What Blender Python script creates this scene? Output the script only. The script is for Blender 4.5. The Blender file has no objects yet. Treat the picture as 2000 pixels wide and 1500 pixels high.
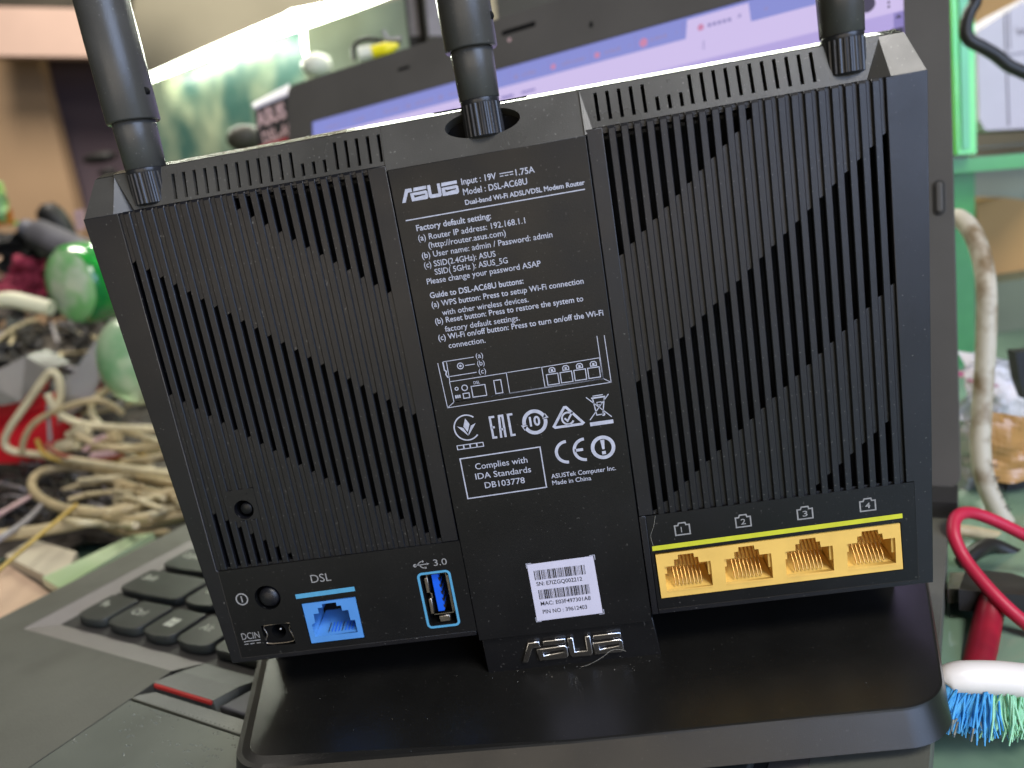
import bpy, bmesh, math, random
from mathutils import Vector, Matrix, noise
random.seed(11)
sc = bpy.context.scene
C = sc.collection
R = math.radians

# ------------------------------------------------------------------ camera
CX = Vector((0.98475025, -0.14488169, -0.09631325))   # world axes seen in the camera frame
CY = Vector((0.05971867, -0.23846802, 0.96931248))
CZ = Vector((-0.16340326, -0.96028241, -0.2261793))
CPOS = Vector((0.01760806, -0.20466917, 0.12272518))
cam = bpy.data.cameras.new('camera')
camo = bpy.data.objects.new('camera', cam)
C.objects.link(camo)
camo.matrix_world = Matrix(((CX.x, -CX.y, -CX.z, CPOS.x), (CY.x, -CY.y, -CY.z, CPOS.y),
                            (CZ.x, -CZ.y, -CZ.z, CPOS.z), (0, 0, 0, 1)))
cam.sensor_width = 36.0
cam.sensor_fit = 'HORIZONTAL'
cam.lens = 27.0
cam.clip_start = 0.005
cam.clip_end = 30
cam.dof.use_dof = True
cam.dof.focus_distance = 0.213
cam.dof.aperture_fstop = 9.5
sc.camera = camo

# ------------------------------------------------------------------ world and lamps
w = bpy.data.worlds.new('World')
sc.world = w
w.use_nodes = True
bg = w.node_tree.nodes['Background']
bg.inputs[0].default_value = (0.62, 0.60, 0.52, 1)
bg.inputs[1].default_value = 0.085
sc.view_settings.view_transform = 'Standard'
sc.view_settings.look = 'None'
sc.view_settings.exposure = 0.0
sc.view_settings.gamma = 1.0
sc.cycles.max_bounces = 8
sc.cycles.transparent_max_bounces = 12
sc.cycles.caustics_reflective = False
sc.cycles.caustics_refractive = False


def area(name, loc, target, sx, sy, power, col):
    l = bpy.data.lights.new(name, 'AREA')
    l.shape = 'RECTANGLE'
    l.size = sx
    l.size_y = sy
    l.energy = power
    l.color = col
    o = bpy.data.objects.new(name, l)
    C.objects.link(o)
    o.location = loc
    o.rotation_euler = (Vector(target) - Vector(loc)).to_track_quat('-Z', 'Y').to_euler()
    return o


# a ceiling lamp behind and above to the right, a cool broad glow at eye level on the right, a warm one on the left, an added fill that brightens the far wall
area('ceiling_lamp', (0.60, -0.70, 1.15), (0.03, 0.0, 0.06), 0.55, 0.45, 17.0, (1.0, 0.97, 0.92))
area('cool_room_lamp', (0.96, -1.05, 0.45), (0.06, 0.0, 0.09), 1.0, 0.9, 21.0, (0.50, 0.65, 1.0))
area('warm_room_lamp', (-0.12, -1.15, 0.12), (0.0, 0.0, 0.03), 1.4, 0.40, 4.0, (1.0, 0.87, 0.70))
area('counter_tube_lamp', (0.10, 0.80, 0.54), (-0.0, 0.05, 0.02), 0.7, 0.05, 4.5, (0.95, 1.0, 0.84))
area('far_wall_fill', (-0.75, 0.9, 1.7), (-0.8, 2.2, 0.7), 0.8, 0.8, 52.0, (1.0, 0.92, 0.82))

M = 0.001


def ray(px, py):
    d = Vector((px - 1000.0, py - 750.0, 1500.0))
    return Vector((CX.dot(d), CY.dot(d), CZ.dot(d)))


def at(px, py, y):
    d = ray(px, py)
    return CPOS + d * ((y - CPOS.y) / d.y)


def onz(px, py, z):
    d = ray(px, py)
    return CPOS + d * ((z - CPOS.z) / d.z)


def depth(P):
    return (Vector(P) - CPOS).dot(Vector((CX.z, CY.z, CZ.z)))


def lin(r, g, b):
    f = lambda c: (c / 255 / 12.92) if c <= 10 else ((c / 255 + 0.055) / 1.055) ** 2.4
    return (f(r), f(g), f(b))


# ------------------------------------------------------------------ materials
MATS = {}


def mat(name, col, rough=0.5, var=0.15, scale=60, bump=0.0, bscale=900, metal=0.0, col2=None, emit=None,
        estr=0.0, trans=0.0, spec=0.5, speck=0.0, speckcol=(0.4, 0.38, 0.34), alpha=1.0, ior=1.45, lo=0.35, hi=0.65,
        rvar=0.0, coat=0.0, detail=4.0, stretch=None):
    m = bpy.data.materials.new(name)
    m.use_nodes = True
    nt = m.node_tree
    N, L = nt.nodes, nt.links
    b = N['Principled BSDF']
    tc = N.new('ShaderNodeTexCoord')
    src = tc.outputs['Object']
    if stretch:
        mp = N.new('ShaderNodeMapping')
        mp.inputs['Scale'].default_value = stretch
        L.new(src, mp.inputs[0])
        src = mp.outputs[0]
    nz = N.new('ShaderNodeTexNoise')
    nz.inputs['Scale'].default_value = scale
    nz.inputs['Detail'].default_value = detail
    L.new(src, nz.inputs['Vector'])
    mr = N.new('ShaderNodeMapRange')
    mr.inputs[1].default_value = lo
    mr.inputs[2].default_value = hi
    L.new(nz.outputs[0], mr.inputs[0])
    mx = N.new('ShaderNodeMix')
    mx.data_type = 'RGBA'
    c2 = col2 if col2 else tuple(c * (1 - var) for c in col)
    mx.inputs[6].default_value = (*col, 1)
    mx.inputs[7].default_value = (*c2, 1)
    L.new(mr.outputs[0], mx.inputs[0])
    out = mx.outputs[2]
    if speck > 0:
        n2 = N.new('ShaderNodeTexNoise')
        n2.inputs['Scale'].default_value = 1100
        n2.inputs['Detail'].default_value = 1
        L.new(tc.outputs['Object'], n2.inputs['Vector'])
        m2 = N.new('ShaderNodeMapRange')
        m2.inputs[1].default_value = 0.70
        m2.inputs[2].default_value = 0.80
        m2.inputs[4].default_value = speck
        L.new(n2.outputs[0], m2.inputs[0])
        x2 = N.new('ShaderNodeMix')
        x2.data_type = 'RGBA'
        L.new(m2.outputs[0], x2.inputs[0])
        L.new(out, x2.inputs[6])
        x2.inputs[7].default_value = (*speckcol, 1)
        out = x2.outputs[2]
    L.new(out, b.inputs['Base Color'])
    b.inputs['Roughness'].default_value = rough
    if rvar > 0:
        m3 = N.new('ShaderNodeMapRange')
        m3.inputs[3].default_value = max(0.02, rough - rvar)
        m3.inputs[4].default_value = min(1, rough + rvar)
        n3 = N.new('ShaderNodeTexNoise')
        n3.inputs['Scale'].default_value = 45
        n3.inputs['Detail'].default_value = 5
        L.new(tc.outputs['Object'], n3.inputs['Vector'])
        m3.inputs[1].default_value = 0.3
        m3.inputs[2].default_value = 0.7
        L.new(n3.outputs[0], m3.inputs[0])
        L.new(m3.outputs[0], b.inputs['Roughness'])
    b.inputs['Metallic'].default_value = metal
    b.inputs['Specular IOR Level'].default_value = spec
    b.inputs['IOR'].default_value = ior
    b.inputs['Transmission Weight'].default_value = trans
    b.inputs['Alpha'].default_value = alpha
    b.inputs['Coat Weight'].default_value = coat
    if emit:
        b.inputs['Emission Strength'].default_value = estr
        b.inputs['Emission Color'].default_value = (*emit, 1)
    if bump > 0:
        nb = N.new('ShaderNodeTexNoise')
        nb.inputs['Scale'].default_value = bscale
        nb.inputs['Detail'].default_value = 2
        L.new(tc.outputs['Object'], nb.inputs['Vector'])
        bp = N.new('ShaderNodeBump')
        bp.inputs['Strength'].default_value = bump
        bp.inputs['Distance'].default_value = 0.0002
        L.new(nb.outputs[0], bp.inputs['Height'])
        L.new(bp.outputs[0], b.inputs['Normal'])
    MATS[name] = m
    return m


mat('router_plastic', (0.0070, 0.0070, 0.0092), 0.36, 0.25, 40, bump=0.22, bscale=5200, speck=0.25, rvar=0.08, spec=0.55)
mat('rib_plastic', (0.0070, 0.0070, 0.0094), 0.35, 0.25, 40, bump=0.2, bscale=5200, speck=0.22, rvar=0.06, spec=0.55)
mat('panel_plastic', (0.0065, 0.0065, 0.0070), 0.36, 0.2, 30, bump=0.12, bscale=2500, speck=0.12, rvar=0.08, spec=0.40)
mat('top_plastic_lit', (0.072, 0.067, 0.058), 0.33, 0.25, 60, bump=0.2, bscale=4500, speck=0.25, rvar=0.1)  # same plastic as the body; its lit look is put into the colour
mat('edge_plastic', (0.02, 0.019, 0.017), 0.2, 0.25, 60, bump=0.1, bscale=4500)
mat('base_plastic', (0.0105, 0.0100, 0.0090), 0.34, 0.3, 50, bump=0.15, bscale=4000, speck=0.05, rvar=0.05, spec=0.65)
mat('antenna_plastic', (0.070, 0.067, 0.061), 0.26, 0.2, 80, bump=0.25, bscale=3800, speck=0.15)
mat('collar_plastic', (0.024, 0.024, 0.026), 0.28, 0.2, 80, bump=0.2, bscale=1500)
mat('interior_black', (0.0018, 0.0018, 0.002), 0.7, 0.1, 50, spec=0.2)
mat('print_grey', lin(186, 187, 200), 0.6, 0.22, 700)
mat('print_dim', lin(150, 148, 146), 0.6, 0.25, 700)
mat('print_yellow', lin(206, 204, 50), 0.5, 0.1, 300)
mat('print_blue', lin(86, 160, 198), 0.5, 0.12, 300)
mat('port_yellow', (0.86, 0.54, 0.13), 0.42, 0.10, 120, bump=0.15, bscale=900)
mat('port_blue', lin(84, 146, 214), 0.45, 0.12, 120, bump=0.1, bscale=900)
mat('usb_blue', lin(20, 96, 225), 0.4, 0.1, 200)
mat('steel', (0.62, 0.58, 0.52), 0.3, 0.2, 300, metal=1.0)
mat('dim_metal', (0.42, 0.38, 0.33), 0.35, 0.2, 300, metal=1.0)
mat('gold_contact', (0.80, 0.45, 0.13), 0.3, 0.2, 300, metal=0.85)
mat('chrome', (0.72, 0.72, 0.74), 0.10, 0.05, 200, metal=1.0)
mat('sticker_white', lin(204, 200, 216), 0.5, 0.05, 150)
mat('ink_black', (0.012, 0.012, 0.016), 0.6, 0.2, 600)
mat('dust', (0.62, 0.60, 0.54), 0.9, 0.4, 400)

mat('laptop_plastic', (0.112, 0.113, 0.092), 0.50, 0.2, 30, bump=0.35, bscale=1300, speck=0.12, rvar=0.08)
mat('lid_plastic', (0.085, 0.078, 0.070), 0.55, 0.15, 25, bump=0.15, bscale=1300)
mat('bevel_plastic', (0.21, 0.19, 0.178), 0.45, 0.15, 30, bump=0.2, bscale=1300)
mat('tray_plastic', (0.028, 0.027, 0.026), 0.5, 0.2, 30, bump=0.2, bscale=1300)
mat('key_plastic', (0.040, 0.045, 0.041), 0.36, 0.2, 60, bump=0.1, bscale=1500, speck=0.1, rvar=0.04)
mat('key_print', lin(215, 220, 205), 0.6, 0.2, 300)
mat('button_plastic', (0.175, 0.182, 0.160), 0.45, 0.18, 40, bump=0.3, bscale=1300, speck=0.15)
mat('red_stripe', lin(178, 48, 44), 0.45, 0.12, 100)
mat('touch_film', (0.135, 0.148, 0.122), 0.36, 0.3, 18, bump=0.1, bscale=500, rvar=0.07)
mat('film_bubble', (0.135, 0.148, 0.122), 0.10, 0.1, 100, coat=0.6)

def emitter(name, col, strength, col2=None, scale=20):
    return mat(name, (0.02, 0.02, 0.02), 0.3, 0.1, scale, emit=col, estr=strength)
emitter('screen_page', lin(200, 184, 238), 0.90)
emitter('screen_toolbar', lin(188, 172, 232), 0.90)
emitter('screen_tabs', lin(142, 148, 220), 0.90)
emitter('screen_active', lin(214, 198, 243), 0.92)
emitter('screen_line', lin(150, 138, 205), 0.85)
emitter('screen_text', lin(158, 148, 204), 0.85)
emitter('screen_red', lin(212, 140, 180), 0.88)
emitter('screen_dark', lin(84, 78, 104), 0.7)
emitter('led_strip', (0.95, 1.0, 0.82), 16.0)
emitter('led_green', lin(120, 235, 110), 0.5)

mat('wall_paint', lin(168, 162, 140), 0.85, 0.12, 3, bump=0.1, bscale=200, detail=6)
mat('beam_paint', lin(206, 176, 160), 0.8, 0.1, 4)
mat('door_tan', lin(190, 158, 124), 0.7, 0.1, 3)
mat('dark_room', lin(104, 90, 98), 0.9, 0.25, 3)
mat('glass_mottled', lin(70, 112, 104), 0.35, 0.3, 8, col2=lin(176, 188, 158), lo=0.42, hi=0.66, detail=3)
mat('glass_pale', lin(120, 124, 104), 0.3, 0.3, 6, col2=lin(150, 158, 138), detail=2)
mat('glass_table', lin(120, 146, 124), 0.12, 0.3, 9, col2=lin(92, 116, 96))
mat('glass_edge_bright', lin(96, 218, 112), 0.18, 0.2, 18, col2=lin(128, 230, 112), coat=0.3)
mat('glass_edge_core', lin(92, 192, 120), 0.2, 0.2, 18, coat=0.3)
mat('glass_edge_deep', lin(88, 166, 92), 0.2, 0.3, 14, col2=lin(62, 128, 70))
mat('cabinet_dark', lin(70, 66, 56), 0.6, 0.3, 14)
mat('card_dark', lin(44, 42, 40), 0.7, 0.3, 30)
mat('card_print', lin(206, 172, 170), 0.7, 0.25, 160)
mat('card_red', lin(176, 40, 50), 0.6, 0.2, 60)
mat('paper_white', lin(206, 200, 210), 0.7, 0.10, 14, bump=0.3, bscale=120)
mat('paper_line', lin(130, 124, 138), 0.7, 0.1, 60)
mat('dull_green', lin(112, 118, 98), 0.6, 0.3, 12)
mat('tan_card', lin(186, 146, 92), 0.7, 0.15, 10)
mat('cream_cable', lin(216, 204, 170), 0.45, 0.25, 60, bump=0.2, bscale=400)
mat('beige_cable', lin(190, 172, 134), 0.5, 0.25, 60, bump=0.2, bscale=400)
mat('patch_cable', lin(186, 178, 160), 0.5, 0.3, 75, col2=lin(120, 100, 72), lo=0.44, hi=0.66, bump=0.25, bscale=500)
mat('yellow_cable', lin(190, 158, 70), 0.45, 0.2, 60)
mat('brown_cable', lin(140, 72, 50), 0.45, 0.2, 60)
mat('pink_cable', lin(206, 172, 172), 0.45, 0.2, 60)
mat('grey_cable', lin(150, 144, 146), 0.45, 0.2, 60)
mat('dark_cable', lin(46, 43, 42), 0.45, 0.3, 60)
mat('black_cable', lin(44, 42, 39), 0.36, 0.2, 60, bump=0.1, bscale=500)
mat('red_cable', lin(192, 36, 66), 0.42, 0.2, 50, bump=0.15, bscale=500)
mat('crimson_handle', lin(158, 24, 44), 0.42, 0.4, 45, col2=lin(112, 14, 32))
mat('red_plastic', lin(192, 22, 36), 0.3, 0.25, 25)
mat('crimson_cloth', lin(136, 38, 62), 0.9, 0.5, 35, bump=0.5, bscale=400)
mat('green_plastic', lin(60, 200, 60), 0.18, 0.4, 22, col2=lin(14, 120, 60), trans=0.25, coat=0.5)
mat('pale_green_plastic', lin(206, 218, 190), 0.22, 0.3, 42, col2=lin(132, 196, 122), trans=0.2, coat=0.4, lo=0.40, hi=0.6)
mat('pale_bottle', lin(128, 186, 130), 0.2, 0.3, 34, col2=lin(208, 222, 190), trans=0.35, coat=0.4)
mat('clear_plastic', lin(178, 172, 164), 0.25, 0.2, 25, trans=0.55, coat=0.3)
mat('white_tube', lin(226, 222, 190), 0.4, 0.1, 40)
mat('pile_dark', lin(84, 76, 68), 0.8, 0.5, 30, col2=lin(30, 28, 27), bump=0.5, bscale=200)
mat('slate_plastic', lin(92, 92, 100), 0.5, 0.4, 25)
mat('jet_plastic', lin(30, 29, 28), 0.5, 0.3, 40)
mat('plug_plastic', lin(38, 36, 34), 0.5, 0.3, 60, bump=0.2, bscale=700)
mat('cream_box', lin(196, 186, 164), 0.7, 0.05, 20)
mat('peach_box', lin(206, 176, 150), 0.7, 0.05, 20)
mat('brown_tape', lin(184, 138, 82), 0.28, 0.25, 30, coat=0.3)
mat('white_bag', lin(234, 226, 226), 0.25, 0.15, 40, trans=0.15, coat=0.4)
mat('pink_print', lin(206, 110, 150), 0.4, 0.2, 40)
mat('toothbrush_white', lin(232, 224, 216), 0.35, 0.06, 40)
mat('bristle_blue', lin(96, 178, 228), 0.45, 0.3, 260, col2=lin(58, 146, 210))
mat('bristle_grime', lin(158, 150, 132), 0.6, 0.3, 260, col2=lin(90, 110, 118))
mat('glass_sheet', lin(188, 208, 170), 0.15, 0.2, 18, col2=lin(160, 186, 140), coat=0.4)
mat('bristle_mint', lin(168, 228, 188), 0.45, 0.2, 260)
mat('snack_green', lin(150, 190, 80), 0.4, 0.4, 30, col2=lin(110, 150, 120))
mat('snack_orange', lin(220, 130, 40), 0.4, 0.3, 30)
mat('tube_yellow', lin(240, 224, 20), 0.4, 0.1, 30)
mat('tube_cap', lin(226, 226, 206), 0.4, 0.1, 30)
mat('lint', (0.35, 0.33, 0.28), 0.9, 0.2, 300)

# ------------------------------------------------------------------ helpers
OFF = {}


def top_of(o):
    while o.parent:
        o = o.parent
    return o


def link(name, me, m=None, parent=None, label=None, smooth=False):
    ob = bpy.data.objects.new(name, me)
    C.objects.link(ob)
    if m:
        me.materials.clear()
        me.materials.append(MATS[m])
    if smooth:
        me.polygons.foreach_set('use_smooth', [True] * len(me.polygons))
    if parent:
        ob.parent = parent
        o = OFF.get(top_of(parent).name, Vector((0, 0, 0)))
        me.transform(Matrix.Translation(-o))
    else:
        xs = [v.co for v in me.vertices]
        c = Vector(((min(v.x for v in xs) + max(v.x for v in xs)) / 2,
                    (min(v.y for v in xs) + max(v.y for v in xs)) / 2, min(v.z for v in xs)))
        me.transform(Matrix.Translation(-c))
        ob.location = c
        OFF[ob.name] = c
    if label:
        ob['label'] = label
    return ob


def tag(o, label, cat=None, group=None, kind=None):
    if label:
        o['label'] = label
    if cat:
        o['category'] = cat
    if group:
        o['group'] = group
    if kind:
        o['kind'] = kind
    return o


def thing(name, loc, label, cat, group=None, off=None):
    o = bpy.data.objects.new(name, None)
    C.objects.link(o)
    o.empty_display_size = 0.02
    o.location = loc
    OFF[o.name] = Vector(off if off is not None else loc)
    return tag(o, label, cat, group)


FACE = Matrix(((M, 0, 0, 0), (0, 0, -M, 0), (0, M, 0, 0), (0, 0, 0, 1)))      # (a, b, out) mm on the router's back


def face_at(y):
    return Matrix.Translation((0, y * M, 0)) @ FACE


HORIZ = Matrix.Scale(M, 4)


def curve_mesh(loops, z0, z1, mtx, bev=0.0):
    cu = bpy.data.curves.new('outline', 'CURVE')
    cu.dimensions = '2D'
    cu.fill_mode = 'BOTH'
    for lp in loops:
        s = cu.splines.new('POLY')
        s.points.add(len(lp) - 1)
        for i, p in enumerate(lp):
            s.points[i].co = (p[0], p[1], 0, 1)
        s.use_cyclic_u = True
    e = (z1 - z0) / 2
    cu.extrude = max(0.0, e - bev)
    if bev > 0:
        cu.bevel_depth = bev
        cu.bevel_resolution = 2
        cu.offset = -bev
    ob = bpy.data.objects.new('outline', cu)
    me = bpy.data.meshes.new_from_object(ob)
    bpy.data.objects.remove(ob)
    me.transform(mtx @ Matrix.Translation((0, 0, (z0 + z1) / 2)))
    return me


def plate(name, loops, z0, z1, mtx, m, parent=None, bev=0.0, label=None):
    return link(name, curve_mesh(loops, z0, z1, mtx, bev), m, parent, label)


def rect(x0, z0, x1, z1):
    return [(x0, z0), (x1, z0), (x1, z1), (x0, z1)]


def rrect(x0, z0, x1, z1, r, n=5):
    out = []
    for cx, cz, a in ((x1 - r, z0 + r, -90), (x1 - r, z1 - r, 0), (x0 + r, z1 - r, 90), (x0 + r, z0 + r, 180)):
        for i in range(n + 1):
            t = R(a + 90 * i / n)
            out.append((cx + r * math.cos(t), cz + r * math.sin(t)))
    return out


def circ(cx, cz, rx, rz=None, n=28, a0=0, a1=360):
    rz = rx if rz is None else rz
    return [(cx + rx * math.cos(R(a0 + (a1 - a0) * i / n)), cz + rz * math.sin(R(a0 + (a1 - a0) * i / n)))
            for i in range(n + (0 if a1 - a0 == 360 else 1))]


class MB:
    def __init__(s):
        s.v = []
        s.f = []
        s.sm = []

    def add(s, vs, fs, smooth=False):
        n = len(s.v)
        s.v += [tuple(v) for v in vs]
        s.f += [tuple(i + n for i in f) for f in fs]
        s.sm += [smooth] * len(fs)

    def box(s, a, b):
        x0, y0, z0 = a
        x1, y1, z1 = b
        s.add([(x0, y0, z0), (x1, y0, z0), (x1, y1, z0), (x0, y1, z0), (x0, y0, z1), (x1, y0, z1), (x1, y1, z1), (x0, y1, z1)],
              [(3, 2, 1, 0), (4, 5, 6, 7), (0, 1, 5, 4), (1, 2, 6, 5), (2, 3, 7, 6), (3, 0, 4, 7)])

    def hexa(s, p):      # eight corners: bottom loop then top loop
        s.add(p, [(3, 2, 1, 0), (4, 5, 6, 7), (0, 1, 5, 4), (1, 2, 6, 5), (2, 3, 7, 6), (3, 0, 4, 7)])

    def prism(s, loop, d):      # planar loop of 3-D points pushed along d
        n = len(loop)
        d = Vector(d)
        a = [Vector(p) for p in loop]
        s.add(a + [p + d for p in a], [tuple(range(n - 1, -1, -1)), tuple(range(n, 2 * n))] +
              [(i, (i + 1) % n, n + (i + 1) % n, n + i) for i in range(n)])

    def poly(s, pts, h):         # flat print: local 2-D polygon at height h
        s.add([(p[0], p[1], h) for p in pts], [tuple(range(len(pts)))])

    def stroke(s, pts, wd, h, closed=False):
        n = len(pts)
        P = [Vector((p[0], p[1])) for p in pts]
        Lf, Rt = [], []
        for i in range(n):
            if closed:
                d0 = (P[i] - P[i - 1]).normalized()
                d1 = (P[(i + 1) % n] - P[i]).normalized()
            else:
                d0 = (P[i] - P[i - 1]).normalized() if i > 0 else (P[1] - P[0]).normalized()
                d1 = (P[i + 1] - P[i]).normalized() if i < n - 1 else d0
            t = d0 + d1
            t = t.normalized() if t.length > 1e-6 else d1
            nn = Vector((-t.y, t.x))
            k = wd / 2 / max(0.35, nn.dot(Vector((-d1.y, d1.x))))
            Lf.append(P[i] + nn * k)
            Rt.append(P[i] - nn * k)
        vs = [(p.x, p.y, h) for p in Lf] + [(p.x, p.y, h) for p in Rt]
        m_ = n if closed else n - 1
        s.add(vs, [(n + i, n + (i + 1) % n, (i + 1) % n, i) for i in range(m_)])

    def tube(s, pts, r, k=10, caps=True, sub=6):
        P = [Vector(p) for p in pts]
        path = []
        rr = r if isinstance(r, (list, tuple)) else [r] * len(P)
        rad = []
        if len(P) > 2 and sub > 1:
            for i in range(len(P) - 1):
                p0 = P[i - 1] if i > 0 else P[0] * 2 - P[1]
                p3 = P[i + 2] if i + 2 < len(P) else P[-1] * 2 - P[-2]
                for j in range(sub):
                    t = j / sub
                    path.append(0.5 * ((2 * P[i]) + (P[i + 1] - p0) * t + (2 * p0 - 5 * P[i] + 4 * P[i + 1] - p3) * t * t +
                                       (3 * P[i] - p0 - 3 * P[i + 1] + p3) * t ** 3))
                    rad.append(rr[i] * (1 - t) + rr[i + 1] * t)
            path.append(P[-1])
            rad.append(rr[-1])
        else:
            path, rad = P, list(rr)
        n = len(path)
        vs = []
        up = None
        for i, p in enumerate(path):
            d = (path[min(i + 1, n - 1)] - path[max(i - 1, 0)]).normalized()
            if up is None:
                up = d.orthogonal().normalized()
            up = (up - d * up.dot(d)).normalized()
            sd = d.cross(up)
            for q in range(k):
                a = 2 * math.pi * q / k
                vs.append(p + (up * math.cos(a) + sd * math.sin(a)) * rad[i])
        fs = [(i * k + q, i * k + (q + 1) % k, (i + 1) * k + (q + 1) % k, (i + 1) * k + q) for i in range(n - 1) for q in range(k)]
        s.add(vs, fs, True)
        if caps:
            s.add(vs[:k], [tuple(range(k - 1, -1, -1))])
            s.add(vs[-k:], [tuple(range(k))])

    def lathe(s, prof, k=32, c=(0, 0, 0), axis='z', smooth=True, wob=None):
        vs = []
        n = len(prof)
        for (r, h) in prof:
            for q in range(k):
                a = 2 * math.pi * q / k
                rr = r * (wob(q) if wob else 1)
                x, y = rr * math.cos(a), rr * math.sin(a)
                p = (x, y, h) if axis == 'z' else ((x, -h, y) if axis == '-y' else (h, x, y))
                vs.append((p[0] + c[0], p[1] + c[1], p[2] + c[2]))
        fs = [(i * k + q, i * k + (q + 1) % k, (i + 1) * k + (q + 1) % k, (i + 1) * k + q) for i in range(n - 1) for q in range(k)]
        s.add(vs, fs, smooth)

    def ball(s, c, r, k=20, sc_=(1, 1, 1), rot=None):
        vs = []
        h = k // 2
        for i in range(h + 1):
            t = math.pi * i / h
            for q in range(k):
                a = 2 * math.pi * q / k
                p = Vector((math.sin(t) * math.cos(a) * r * sc_[0], math.sin(t) * math.sin(a) * r * sc_[1], math.cos(t) * r * sc_[2]))
                if rot:
                    p = rot @ p
                vs.append(p + Vector(c))
        s.add(vs, [(i * k + q, (i + 1) * k + q, (i + 1) * k + (q + 1) % k, i * k + (q + 1) % k) for i in range(h) for q in range(k)], True)

    def mesh(s, mtx=None):
        me = bpy.data.meshes.new('m')
        me.from_pydata(s.v, [], s.f)
        me.polygons.foreach_set('use_smooth', s.sm)
        if mtx:
            me.transform(mtx)
        me.update()
        return me

    def build(s, name, m, parent=None, mtx=None, label=None):
        return link(name, s.mesh(mtx), m, parent, label)


_cap = {}


def text_mesh(txt, x0, x1, z, cap, h, mtx, bold=0.0, align='L', narrow=True):
    """flat lettering: left end x0, right end x1 (or None), baseline z, capital height cap, height h over the surface"""
    cu = bpy.data.curves.new('lettering', 'FONT')
    cu.body = txt
    cu.size = 1.0
    cu.resolution_u = 3
    cu.offset = bold
    ob = bpy.data.objects.new('lettering', cu)
    me = bpy.data.meshes.new_from_object(ob)
    bpy.data.objects.remove(ob)
    if 'H' not in _cap:
        c2 = bpy.data.curves.new('h', 'FONT')
        c2.body = 'H'
        c2.size = 1
        o2 = bpy.data.objects.new('h', c2)
        m2 = bpy.data.meshes.new_from_object(o2)
        _cap['H'] = max(v.co.y for v in m2.vertices)
        bpy.data.objects.remove(o2)
    xs = [v.co.x for v in me.vertices]
    a, b = min(xs), max(xs)
    sy = cap / _cap['H']
    sx = (x1 - x0) / (b - a) if x1 is not None else sy * 0.92
    me.transform(mtx @ Matrix.Translation((x0, z, h)) @ Matrix.Diagonal((sx, sy, 1, 1)) @ Matrix.Translation((-a, 0, 0)))
    return me


def text(name, txt, x0, x1, z, cap, h, mtx, m, parent, bold=0.0):
    return link(name, text_mesh(txt, x0, x1, z, cap, h, mtx, bold), m, parent)


def cable(name, pts, r, m, label, cat='cable', group=None, z=None, k=10, sub=6):
    P = []
    for p in pts:
        if len(p) == 3 and z is None:
            P.append(at(*p))
        else:
            P.append(onz(p[0], p[1], (z if len(p) == 2 else p[2])))
    b = MB()
    b.tube(P, r, k, True, sub)
    return tag(b.build(name, m), label, cat, group)


# ------------------------------------------------------------------ the room and the table
def quad_wall(name, px, y, thick, m, parent=None):
    b = MB()
    b.prism([at(p[0], p[1], y) for p in px], (0, thick, 0))
    return b.build(name, m, parent)


tag(quad_wall('wall', [(-300, 1500), (2400, 1500), (2400, -500), (-300, -500)], 2.6, 0.1, 'wall_paint'), None, kind='structure')
tag(quad_wall('dark_doorway', [(78, 114), (250, 100), (330, 640), (215, 660)], 2.45, 0.05, 'dark_room'), None, kind='structure')  # solid sheet; the dark of the opening is put into its colour
tag(quad_wall('door_panel', [(-60, 112), (72, 112), (206, 640), (-60, 640)], 2.35, 0.05, 'door_tan'), None, kind='structure')
tag(quad_wall('ceiling_beam', [(-60, 12), (232, 18), (254, 112), (-60, 108)], 2.1, 0.06, 'beam_paint'), None, kind='structure')
tag(quad_wall('upper_wall', [(-60, -140), (252, -140), (240, 16), (-60, 10)], 2.14, 0.05, 'cabinet_dark'), None, kind='structure')
b = MB()
b.prism([(-1.4, -0.5, -0.055), (0.75, -0.5, -0.055), (0.75, 1.15, -0.055), (-1.4, 1.15, -0.055)], (0, 0, -0.012))
tag(b.build('table_top', 'glass_table'), None, kind='structure')
b = MB()
b.prism([(-2.2, -1.2, -0.6), (2.2, -1.2, -0.6), (2.2, 2.7, -0.6), (-2.2, 2.7, -0.6)], (0, 0, -0.05))
tag(b.build('floor', 'pile_dark'), None, kind='structure')

# ------------------------------------------------------------------ the router
router = thing('router', (0, 0.0, -0.0236), 'black wireless router with three antennas and yellow and blue rear ports, standing on the laptop',
               'router')
# main outlines in mm on the back face
slope_l = lambda z: -103.1 - 6.9 * z / 137.4
slope_r = lambda z: 106.1 + 3.9 * z / 137.4
outline = [(slope_l(0), 0.0), (slope_r(0), 0.0), (slope_r(137.4), 137.4), (slope_l(137.4), 137.4)]
GL = (-100.2, 31.2, -30.6, 137.6)
GR = (30.6, 31.2, 100.2, 137.6)
PL = (-99.5, 1.6, -25.6, 31.0)
PR = (28.6, 1.6, 102.0, 31.2)
# back face: two side strips, the strips beside the spine and a bottom lip, as one frame
side_l = [(slope_l(0), 0), (-25.9, 0), (-25.9, 1.6), (-99.5, 1.6), (-99.5, 31.0), (-100.05, 31.2), (-100.05, 137.4), (slope_l(137.4), 137.4)]
side_r = [(slope_r(0), 0), (slope_r(137.4), 137.4), (100.05, 137.4), (100.05, 31.2), (102.0, 31.2), (102.0, 1.6), (28.6, 1.6), (28.6, 0)]
in_l = [(-30.75, 31.1), (-25.8, 31.1), (-25.8, 137.4), (-30.75, 137.4)]
in_r = [(26.6, 31.3), (30.75, 31.3), (30.75, 137.4), (26.6, 137.4)]
low_r = [(26.6, 0.0), (28.5, 0.0), (28.5, 31.2), (26.6, 31.2)]
for lp in (side_l, side_r, in_l, in_r, low_r):
    plate('back_frame', [lp], -1.4, 0, FACE, 'router_plastic', router, 0.22)
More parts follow.
